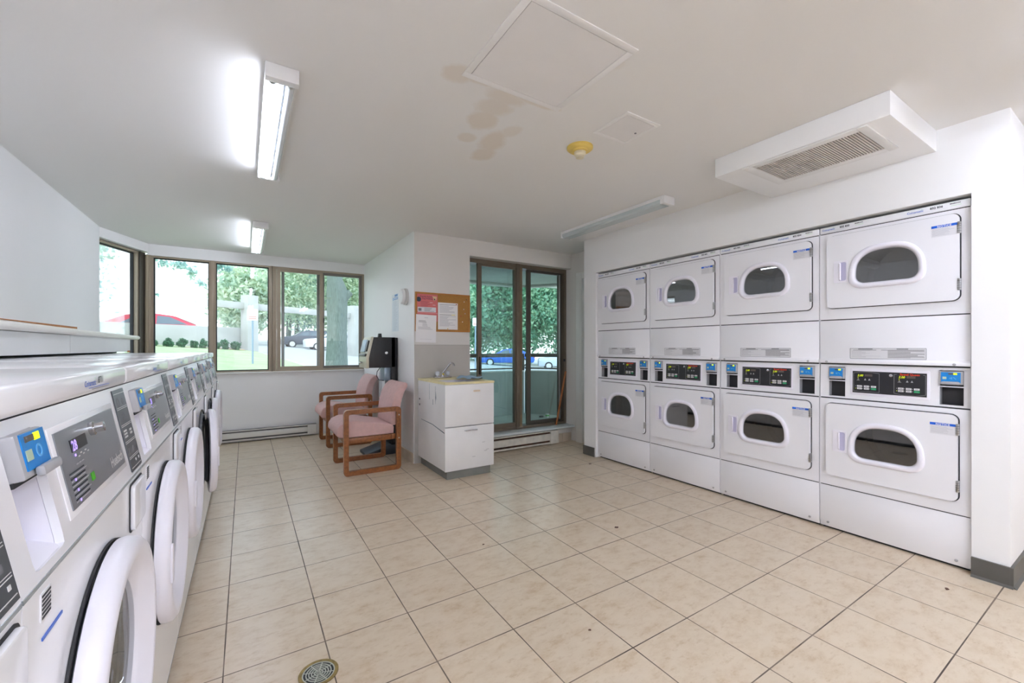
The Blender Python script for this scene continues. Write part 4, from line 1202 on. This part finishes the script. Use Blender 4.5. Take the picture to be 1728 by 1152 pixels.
for k in range(4):
    a_ = PI / 8 + k * PI / 4; c_, s_ = math.cos(a_), math.sin(a_)
    m.add([(c_ * .05 - s_ * .002, s_ * .05 + c_ * .002, .0027), (c_ * .05 + s_ * .002, s_ * .05 - c_ * .002, .0027), (-c_ * .05 + s_ * .002, -s_ * .05 - c_ * .002, .0027), (-c_ * .05 - s_ * .002, -s_ * .05 + c_ * .002, .0027)], [(0, 1, 2, 3)], DBL)
m.build('grate', t)

# ------------------------------------------------------------------ scraps on the floor
LEAF = mat('dry_leaf', '5a3f33', 0.8)
def scrap(x, y, r_, label, seed):
    random.seed(seed)
    p = [(r_ * random.uniform(.5, 1.1) * math.cos(a_), r_ * random.uniform(.3, .8) * math.sin(a_)) for a_ in [2 * PI * k / 9 for k in range(9)]]
    tag(MB().prism(p, 'z', 0.0002, 0.003, LEAF).build('leaf_scrap', loc=(x, y, 0)), label, 'debris', 'leaf scraps on the tiles')
scrap(2.913, 3.15, .020, 'dry brown leaf scrap by the foot of the farthest dryer', 1)
scrap(2.03, 1.95, .016, 'dry leaf scrap in the middle of the aisle before the dryers', 2)
scrap(1.19, 2.20, .008, 'tiny dark scrap on the tiles left of the aisle middle', 3)
scrap(1.20, 1.30, .007, 'tiny dark scrap on the tiles near the camera', 4)
scrap(2.86, 0.60, .012, 'thin dark scrap beside the nearest dryer foot', 5)

# ------------------------------------------------------------------ exterior
def gz(x, y): return -0.0752 * x + 0.0351 * y
CONC = mat('concrete', 'b8b8b5', 0.85, var=0.10, scale=1.2, bump=0.1, bscale=30)
CONCD = mat('green_grey_concrete', 'aab2ae', 0.85, var=0.16, scale=2.0, bump=0.1, bscale=30)  # greener, slightly darker concrete of the balcony parapet and soffit
ASPH = mat('pale_asphalt', 'b4b3b4', 0.9, var=0.06, scale=3, bump=0.15, bscale=60)
GRASS = mat('lawn_grass', 'a6b486', 0.9, var=0.16, scale=1.6, bump=0.4, bscale=80)
m = MB(); nx, ny = 12, 12
def ground(x0, x1, y0, y1, dz, mt, nx=10, ny=10):
    m = MB(); vs = []; fs = []
    for j in range(ny + 1):
        for i in range(nx + 1):
            x = x0 + (x1 - x0) * i / nx; y = y0 + (y1 - y0) * j / ny; vs.append((x, y, gz(x, y) + dz))
    for j in range(ny):
        for i in range(nx):
            a = j * (nx + 1) + i; fs.append((a, a + 1, a + nx + 2, a + nx + 1))
    return m.add(vs, fs, mt)
struct(ground(-30, 70, 6.5, 75, -0.06, ASPH).build('parking_ground'), 'pale asphalt parking lot and driveway outside')
struct(MB().box(3.7, 40, -5, 6.5, -0.6, -0.45, GRASS).build('side_ground'), 'grass strip outside beside the building')
# lawn: left of a curb line
curb = [(2.1, 6.6), (2.0, 12.0), (1.84, 16.0), (1.45, 19.5), (0.95, 22.6), (0.62, 25.4), (0.60, 26.3)]
m = MB(); vs = []; fs = []
NXL = 14
rows = []
for (cx_, cy_) in curb:
    for i in range(NXL + 1):
        x = -14 + (cx_ + 14) * i / NXL; vs.append((x, cy_, gz(x, cy_) + 0.06 + 0.10 * min(1, (cy_ - 6.6) / 15) * math.sin(min(1, (cx_ - x) / 3) * PI / 2)))
for j in range(len(curb) - 1):
    for i in range(NXL):
        a = j * (NXL + 1) + i; fs.append((a, a + 1, a + NXL + 2, a + NXL + 1))
m.add(vs, fs, GRASS)
struct(m.build('lawn'), 'sunlit green lawn outside the long window')
m = MB(); m.tube([(x + .08, y, gz(x, y) + 0.0) for x, y in curb], 0.09, CONC, 6)
tag(m.build('curb'), 'pale concrete curb along the lawn outside', 'curb')
m = MB(); m.tube([(-9.0, 21.2, gz(-9, 21.2) + .1), (-5.6, 22.9, gz(-5.6, 22.9) + .12), (-2.4, 24.0, gz(-2.4, 24) + .12), (-0.3, 26.2, gz(-.3, 26.2) + .1)], 0.42, mat('bark_mulch', 'b89f86', 0.95, var=0.3, scale=12), 8)
m.v = [(x, y, z * 1.0 if z < gz(x, y) + .14 else gz(x, y) + .16) for x, y, z in m.v]
struct(m.build('mulch_bed'), 'brown mulch bed below the retaining wall')
# retaining wall
def wallseg(m, p, q, th, z0, z1, mt):
    d = Vector((q[0] - p[0], q[1] - p[1])); d.normalize(); n = Vector((-d.y, d.x)) * th
    P = [(p[0], p[1]), (q[0], q[1]), (q[0] + n.x, q[1] + n.y), (p[0] + n.x, p[1] + n.y)]
    m.prism(P, 'z', z0, z1, mt, 0.01)
m = MB(); wallseg(m, (-12.5, 18.2), (-5.6, 23.3), 0.3, 0.5, 2.23, CONC); wallseg(m, (-5.6, 23.3), (-0.15, 27.3), 0.3, 0.5, 2.23, CONC)
tag(m.build('retaining_wall'), 'long pale concrete retaining wall behind the lawn', 'wall')
# pergola
pg = empty('concrete_pergola', (0.2, 27.08, 0.9), 0, 'pale concrete pergola of pillars and beams across the driveway', 'pergola')
def rel(p): return (p[0] - 0.2, p[1] - 27.08)
for (x, y, zt, zb) in ((0.2, 27.08, 3.98, -0.1), (6.52, 31.4, 4.1, -0.5), (12.8, 35.7, 4.1, -1.0)):
    a, b_ = rel((x, y)); m = MB(Matrix.Translation((a, b_, 0)) @ Matrix.Rotation(math.radians(34), 4, 'Z')); m.box(-.30, .30, -.30, .30, zb, zt - .9, CONC, .02); m.build('pillar', pg)
for (p, q) in (((-1.5, 25.92), (0.2, 27.08)), ((0.2, 27.08), (6.52, 31.4)), ((6.52, 31.4), (12.8, 35.7))):
    m = MB(); wallseg(m, rel(p), rel(q), 0.22, 2.33, 2.68, CONC); m.build('beam', pg)
# shrubs
def leaves(m, mt, n, centre, rad, size, seed, clusters=0, lo=-1.0, shell=0.5):
    rg = np.random.default_rng(seed)
    if clusters:
        d = rg.normal(size=(clusters, 3)); d /= np.linalg.norm(d, axis=1)[:, None]
        d[:, 2] = np.where(d[:, 2] < lo, -d[:, 2], d[:, 2])
        cc = d * (rg.uniform(shell, 0.92, clusters)[:, None])
        idx = rg.integers(0, clusters, n)
        o = rg.normal(size=(n, 3)) * 0.17
        P = cc[idx] + o
    else:
        d = rg.normal(size=(n, 3)); d /= np.linalg.norm(d, axis=1)[:, None]; P = d * rg.uniform(shell, 1, n)[:, None]
    P = P * np.array(rad) + np.array(centre)
    u = rg.normal(size=(n, 3)); u /= np.linalg.norm(u, axis=1)[:, None]
    t = rg.normal(size=(n, 3)); v = np.cross(u, t); v /= np.linalg.norm(v, axis=1)[:, None]
    s = size * rg.uniform(.6, 1.3, n)[:, None]
    V = np.stack([P - u * s, P + v * s * .5, P + u * s, P - v * s * .5], 1).reshape(-1, 3)
    o0 = len(m.v)
    m.v += [tuple(x) for x in V.tolist()]
    m.f += [(o0 + 4 * k, o0 + 4 * k + 1, o0 + 4 * k + 2, o0 + 4 * k + 3) for k in range(n)]
    m.m += [m._mi(mt)] * n
    return m
def leafmat(name, c1, c2, c3):
    m = bpy.data.materials.new(name); m.use_nodes = True; t = m.node_tree
    t.nodes.remove(t.nodes['Principled BSDF']); out = t.nodes['Material Output']
    tcn = t.nodes.new('ShaderNodeTexCoord')
    g = noise(t, tcn.outputs['Object'], 0.9, 5, 0.7)
    c = ramp(t, g, [(0.36, lin(c1)), (0.5, lin(c2)), (0.64, lin(c3))])
    df = t.nodes.new('ShaderNodeBsdfDiffuse'); tl = t.nodes.new('ShaderNodeBsdfTranslucent')
    t.links.new(c, df.inputs[0]); t.links.new(c, tl.inputs[0])
    mx = t.nodes.new('ShaderNodeMixShader'); mx.inputs[0].default_value = 0.4
    t.links.new(df.outputs[0], mx.inputs[1]); t.links.new(tl.outputs[0], mx.inputs[2]); t.links.new(mx.outputs[0], out.inputs[0])
    return m
LF_L = leafmat('hazed_light_foliage', 'b0ccb8', 'cfdfc4', 'e6ebd0')  # haze and washed-out brightness of the window view mixed into the leaf colour
LF_D = leafmat('dimmed_foliage', '6b9c86', '98c6a8', 'c8e0bc')  # door-view greens, the dimmer exposure put into the leaf colour
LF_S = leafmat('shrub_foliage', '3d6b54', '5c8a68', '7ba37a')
LF_B = leafmat('hazed_blue_green_foliage', '93b8b4', 'b4d0ca', 'd0e2d6')  # bluish haze and wash-out mixed into the leaf colour
BARK = mat('tree_bark', '6c7873', 0.9, var=0.25, scale=9, bump=0.8, bscale=18, stretch=(5, 5, .7))
sh = [(-3.30, 23.4, .34), (-2.80, 23.55, .38), (-2.36, 23.75, .42), (-1.96, 23.98, .34), (-1.64, 24.3, .44), (-1.16, 24.6, .36), (-0.88, 24.95, .46), (-0.43, 25.4, .46)]
SL = ['leftmost small round shrub below the retaining wall', 'second small round shrub from the left below the retaining wall', 'third small round shrub from the left below the retaining wall', 'fourth small round shrub from the left below the retaining wall',
      'small round shrub just left of the second window post', 'small round shrub just right of the second window post', 'round shrub second nearest to the pergola pillar', 'round shrub nearest to the pergola pillar']
for k, (x, y, h) in enumerate(sh):
    t = empty('round_shrub', (x, y, gz(x, y) + .08), 0, SL[k], 'shrub', 'round shrubs along the retaining wall')
    leaves(MB(), LF_S, 1100, (0, 0, h * .55), (h * .50, h * .50, h * .58), .045, 50 + k, 16, shell=.3).build('foliage', t)
    MB().tube([(0, 0, -.05), (0, 0, h * .5)], .02, BARK, 6).build('stem', t)
# background trees
def tree(x, y, h, r, mt, label, seed, n=9000, size=.22, low=0.25, group='background trees beyond the parking lot', base=None):
    z = gz(x, y) if base is None else base
    t = empty('leafy_tree', (x, y, z - .05), 0, label, 'tree', group)
    MB().tube([(0, 0, 0), (.1, 0, h * .3), (0, .1, h * .55), (.1, 0, h * .8)], [.28, .22, .16, .06], BARK, 8).build('trunk', t)
    leaves(MB(), mt, n, (0, 0, h * (low + (1 - low) / 2)), (r, r, h * (1 - low) / 2), size, seed, 70, lo=-1).build('foliage', t)
    return t
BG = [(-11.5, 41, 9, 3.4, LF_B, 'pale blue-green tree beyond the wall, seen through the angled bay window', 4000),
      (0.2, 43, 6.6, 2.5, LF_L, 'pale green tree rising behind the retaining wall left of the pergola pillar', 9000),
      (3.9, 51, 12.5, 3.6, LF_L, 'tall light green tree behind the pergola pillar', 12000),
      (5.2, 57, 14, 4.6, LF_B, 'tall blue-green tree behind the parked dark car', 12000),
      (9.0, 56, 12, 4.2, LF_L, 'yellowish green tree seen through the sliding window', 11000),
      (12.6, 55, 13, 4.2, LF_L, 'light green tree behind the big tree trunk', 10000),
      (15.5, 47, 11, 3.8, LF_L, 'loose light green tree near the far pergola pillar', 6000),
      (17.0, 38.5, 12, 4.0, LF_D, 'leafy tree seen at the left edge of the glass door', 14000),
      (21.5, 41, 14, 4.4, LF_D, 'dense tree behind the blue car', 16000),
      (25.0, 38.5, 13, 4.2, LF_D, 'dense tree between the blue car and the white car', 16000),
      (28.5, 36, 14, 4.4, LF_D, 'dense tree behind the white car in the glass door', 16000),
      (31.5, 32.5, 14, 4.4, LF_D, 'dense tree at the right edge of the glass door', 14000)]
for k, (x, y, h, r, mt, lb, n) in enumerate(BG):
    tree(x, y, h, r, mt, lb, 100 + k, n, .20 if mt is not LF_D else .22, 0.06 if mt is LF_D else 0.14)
# big near tree with a bough reaching left
bt = empty('large_tree', (2.46, 14.3, gz(2.46, 14.3)), 0, 'thick grey tree trunk just outside the sliding window', 'tree')
m = MB()
N = 26; loops = []
for z, r_, ox in ((-.2, .40, 0), (.2, .33, 0), (.8, .30, 0), (1.6, .285, 0), (2.3, .30, 0.0), (2.6, .31, .02), (3.0, .22, -.06), (3.8, .20, -.12), (5.0, .17, -.15)):
    loops.append([(ox + r_ * math.cos(2 * PI * k / N) * (1 + .05 * math.sin(3 * k + z)), r_ * math.sin(2 * PI * k / N) * (1 + .05 * math.cos(5 * k)), z) for k in range(N)])
m.loft(loops, BARK, True, True, True)
m.tube([(.08, 0, 2.2), (.26, -.05, 2.50), (.40, -.08, 2.62)], [.16, .13, .10], BARK, 14)
m.tube([(-.1, 0, 3.9), (-1.2, -.6, 4.2), (-2.6, -1.2, 4.15), (-4.1, -1.7, 3.75), (-4.9, -1.8, 3.3)], [.10, .08, .06, .035, .012], BARK, 8)
m.tube([(-.12, 0, 4.4), (.8, .3, 4.3), (1.6, .5, 3.9), (2.1, .6, 3.3)], [.08, .06, .04, .01], BARK, 8)
m.build('trunk', bt)
m = MB()
# drooping sprays: world -> local
def loc_(x, y, z): return (x - 2.46, y - 14.3, z - gz(2.46, 14.3))
for k, (x, y, z, rx, rz, n) in enumerate([(-1.75, 12.3, 3.22, .22, .14, 130), (-1.55, 12.2, 3.05, .14, .12, 60), (-1.25, 12.1, 3.02, .20, .12, 110), (-1.02, 12.0, 2.86, .12, .20, 80), (-.86, 12.0, 2.62, .10, .10, 36),
                                         (-.50, 12.0, 3.05, .20, .14, 100), (-.32, 12.0, 3.0, .12, .10, 40), (-1.68, 12.3, 2.35, .08, .05, 16), (-2.6, 12.4, 3.3, .3, .3, 120), (0.1, 12.2, 3.25, .3, .12, 90), (4.3, 14.8, 3.4, .5, .35, 200), (3.9, 14.8, 3.9, .6, .3, 200)]):
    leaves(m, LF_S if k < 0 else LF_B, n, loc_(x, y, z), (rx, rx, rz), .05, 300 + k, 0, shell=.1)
m.build('foliage', bt)

# signs
def sign(x, y, zb, zt, label, seed, w_=.30):
    g = gz(x, y)
    t = empty('sign_post', (x, y, g), math.radians(-8), label, 'sign')
    MB().tube([(0, 0, -.1), (0, 0, zt - g)], .028, mat('galvanised_post', '8fa3b8', 0.5, metal=0.4), 10).build('post', t)
    m = MB(); m.prism(rrect(-w_ / 2, w_ / 2, zb - g, zt - g + .02, .03), 'y', -.042, -.034, PAPER)
    RI = mat('faded_red', 'd88a86', 0.6); h = zt - zb
    m.ring(circ(0, zt - g - h * .3, h * .17, 24), circ(0, zt - g - h * .3, h * .13, 24), -.044, -.042, RI)
    for k in range(2): m.box(-w_ * .36, w_ * .36, -.044, -.042, zb - g + h * (.30 - .17 * k), zb - g + h * (.38 - .17 * k), RI)
    m.build('sign_board', t)
sign(0.20, 15.8, 2.02, 2.36, 'white sign with faded red markings on a thin post on the lawn', 1)
sign(7.83, 15.16, 2.02, 2.33, 'small white sign on a post seen at the left of the glass door', 2, .26)

# cars
TY = mat('tyre', '2a2b2d', 0.7); CG = mat('car_glass', '5c6a74', 0.12, spec=0.8)
def car(x, y, z, head, paint, suv, label, pitch=0.0):
    t = empty('suv' if suv else 'car', (x, y, z), head, label, 'car')
    L, Wd = (4.6, 1.84)
    if suv:
        body = [(-2.28, .32), (-2.30, .75), (-2.22, 1.02), (-1.25, 1.10), (2.15, 1.08), (2.26, .98), (2.28, .45), (2.2, .30)]
        gh = [(-1.30, 1.06), (-0.55, 1.52), (-.2, 1.60), (1.3, 1.60), (1.75, 1.52), (2.12, 1.06)]
        wins = [[(-.95, 1.12), (-.42, 1.46), (.0, 1.50), (.05, 1.12)], [(.12, 1.12), (.10, 1.51), (1.0, 1.51), (1.12, 1.12)], [(1.2, 1.12), (1.1, 1.50), (1.5, 1.46), (1.72, 1.14)]]
        wr = .36
    else:
        body = [(-2.28, .28), (-2.30, .60), (-2.15, .80), (-1.1, .92), (1.6, .96), (2.25, .92), (2.30, .55), (2.2, .28)]
        gh = [(-1.2, .90), (-.35, 1.36), (.2, 1.44), (.8, 1.42), (1.2, 1.34), (2.0, .92)]
        wins = [[(-.85, .95), (-.22, 1.31), (.18, 1.35), (.22, .96)], [(.3, .96), (.28, 1.35), (.85, 1.33), (1.35, .98)]]
        wr = .33
    m = MB(); m.prism(body, 'y', -Wd / 2, Wd / 2, paint, .05, 2); m.build('body', t)
    m = MB()
    n = len(gh)
    A = [(p[0], -Wd / 2 + .06 + (p[1] - gh[0][1]) * .32, p[1]) for p in gh]; B_ = [(p[0], Wd / 2 - .06 - (p[1] - gh[0][1]) * .32, p[1]) for p in gh]
    m.add(A + B_, [tuple(range(n)), tuple(range(2 * n - 1, n - 1, -1))] + [(i, n + i, n + (i + 1) % n, (i + 1) % n) for i in range(n)], paint)
    m.build('cabin', t)
    m = MB()
    for wv in wins:
        for s_ in (-1, 1):
            m.add([(p[0], s_ * (Wd / 2 - .052 - (p[1] - gh[0][1]) * .32), p[1]) for p in wv], [(0, 1, 2, 3)], CG)
    yy = Wd / 2 - .14
    m.add([(gh[0][0] + .05, -yy, gh[0][1] + .07), (gh[0][0] + .05, yy, gh[0][1] + .07), (gh[1][0] - .06, yy - .1, gh[1][1] - .01), (gh[1][0] - .06, -yy + .1, gh[1][1] - .01)], [(0, 1, 2, 3)], CG)
    m.build('side_windows', t)
    for wx in (-1.42, 1.38):
        for s_ in (-1, 1):
            m = MB(); m.lathe([(wr * .3, 0), (wr - .03, 0), (wr, .04), (wr, .18), (wr - .03, .22), (.05, .22)], (wx, -Wd / 2 - .01 if s_ < 0 else Wd / 2 - .21, wr), 'y', TY, 28)
            yh = -Wd / 2 - .018 if s_ < 0 else Wd / 2 + .006
            m.lathe([(wr * .62, 0), (wr * .60, .012), (.02, .012)], (wx, yh, wr), 'y', mat('alloy_wheel', 'd4d6d8', 0.35, metal=0.4), 24)
            m.build('wheel', t)
    for s_ in (-1, 1):
        z_ = .86 if suv else .72
        MB().box(-2.31, -2.12, s_ * .86 - .08, s_ * .86 + .05, z_ - .06, z_ + .06, mat('headlamp', 'dfe6ea', 0.2), .02).build('headlamp', t)
        MB().box(2.16, 2.31, s_ * .84 - .08, s_ * .84 + .06, z_ - .04, z_ + .12, mat('tail_lamp', 'c8303a', 0.3), .02).build('tail_lamp', t)
    return t
rc = car(-3.75, 29.2, 1.33, math.radians(188), mat('red_paint', 'd0344c', 0.3), False, 'red car parked behind the retaining wall, only its upper half showing')
rc.scale = (1.22, 1.1, 1.1)
car(5.0, 44.1, gz(5.0, 44.1) - .05, math.radians(2), mat('dark_paint', '4a505c', 0.3), True, 'dark grey car parked beyond the driveway')
car(6.6, 40.3, gz(6.6, 40.3) - .05, math.radians(2), mat('white_paint', 'e2e4e8', 0.3), True, 'white car parked partly in front of the dark grey car')
car(18.9, 30.7, gz(18.9, 30.7) - .05, math.radians(-31), mat('blue_paint', '2f63c0', 0.3), False, 'blue car parked outside the glass door')
car(23.9, 29.2, gz(23.9, 29.2) - .02, math.radians(-33), mat('silver_paint', 'c8d4e0', 0.3), True, 'pale silver car parked to the right of the blue car')

# balcony
bp_ = [(1.45, 5.39), (3.63, 5.39), (4.75, 3.9)]
m = MB(); m.prism([(1.45, 4.35), (1.45, 5.55), (3.70, 5.55), (4.9, 3.95), (4.42, 3.6), (3.62, 3.6), (3.62, 4.35)], 'z', -0.1, 0.15, mat('balcony_floor_concrete', 'c4cac6', 0.8, var=0.1, scale=5))
struct(m.build('balcony_floor'), 'concrete balcony floor outside the glass door')
m = MB(); m.prism([(1.44, 4.36), (1.44, 5.52), (3.68, 5.52), (4.9, 3.95), (4.42, 3.55), (3.62, 3.55), (3.62, 4.36)], 'z', 2.12, 2.30, CONCD)
wallseg(m, (1.44, 5.39), (3.63, 5.39), .12, 2.085, 2.12, CONC); wallseg(m, (3.63, 5.39), (4.75, 3.9), .12, 2.085, 2.12, CONC)
struct(m.build('balcony_soffit'), 'grey concrete soffit above the balcony')
m = MB(); wallseg(m, bp_[0], bp_[1], .12, 0.0, .795, CONCD); wallseg(m, bp_[1], bp_[2], .12, 0.0, .795, CONCD)
wallseg(m, (1.45, 5.385), (3.632, 5.385), .13, .795, .812, TRIM); wallseg(m, (3.632, 5.385), (4.76, 3.895), .13, .795, .812, TRIM)
struct(m.build('balcony_parapet'), 'low grey concrete balcony parapet')
rl = empty('balcony_railing', (3.0, 5.42, 0.812), 0, 'dark metal railing on top of the balcony parapet', 'railing')
for nm, z, w_ in (('top_rail', 1.045, .055), ('lower_rail', .845, .022)):
    m = MB(Matrix.Translation((-3.0, -5.42, -.812)))
    wallseg(m, (1.46, 5.41), (3.645, 5.41), .05, z - w_ / 2, z + w_ / 2, BRZD); wallseg(m, (3.645, 5.41), (4.76, 3.93), .05, z - w_ / 2, z + w_ / 2, BRZD)
    m.build(nm, rl)
for x, y in ((1.49, 5.43), (3.63, 5.43), (4.72, 4.02)):
    m = MB(Matrix.Translation((-3.0, -5.42, -.812))); m.box(x - .018, x + .018, y - .018, y + .018, .812, 1.03, BRZD, .002); m.build('post', rl)
tag(MB().lathe([(.022, 0), (.028, .05), (.030, .055)], (3.70, 4.90, .15), 'z', PAPER, 16).lathe([(.0275, .02), (.029, .04)], (3.70, 4.90, .15), 'z', mat('green_print', '55c060', .5), 16, False, False).build('paper_cup'),
    'small white and green paper cup on the balcony floor', 'cup')
tag(MB().box(3.60, 3.66, 4.93, 4.97, .15, .175, INKD, .008).build('litter_lump'), 'small dark lump lying beside the paper cup on the balcony', 'litter')
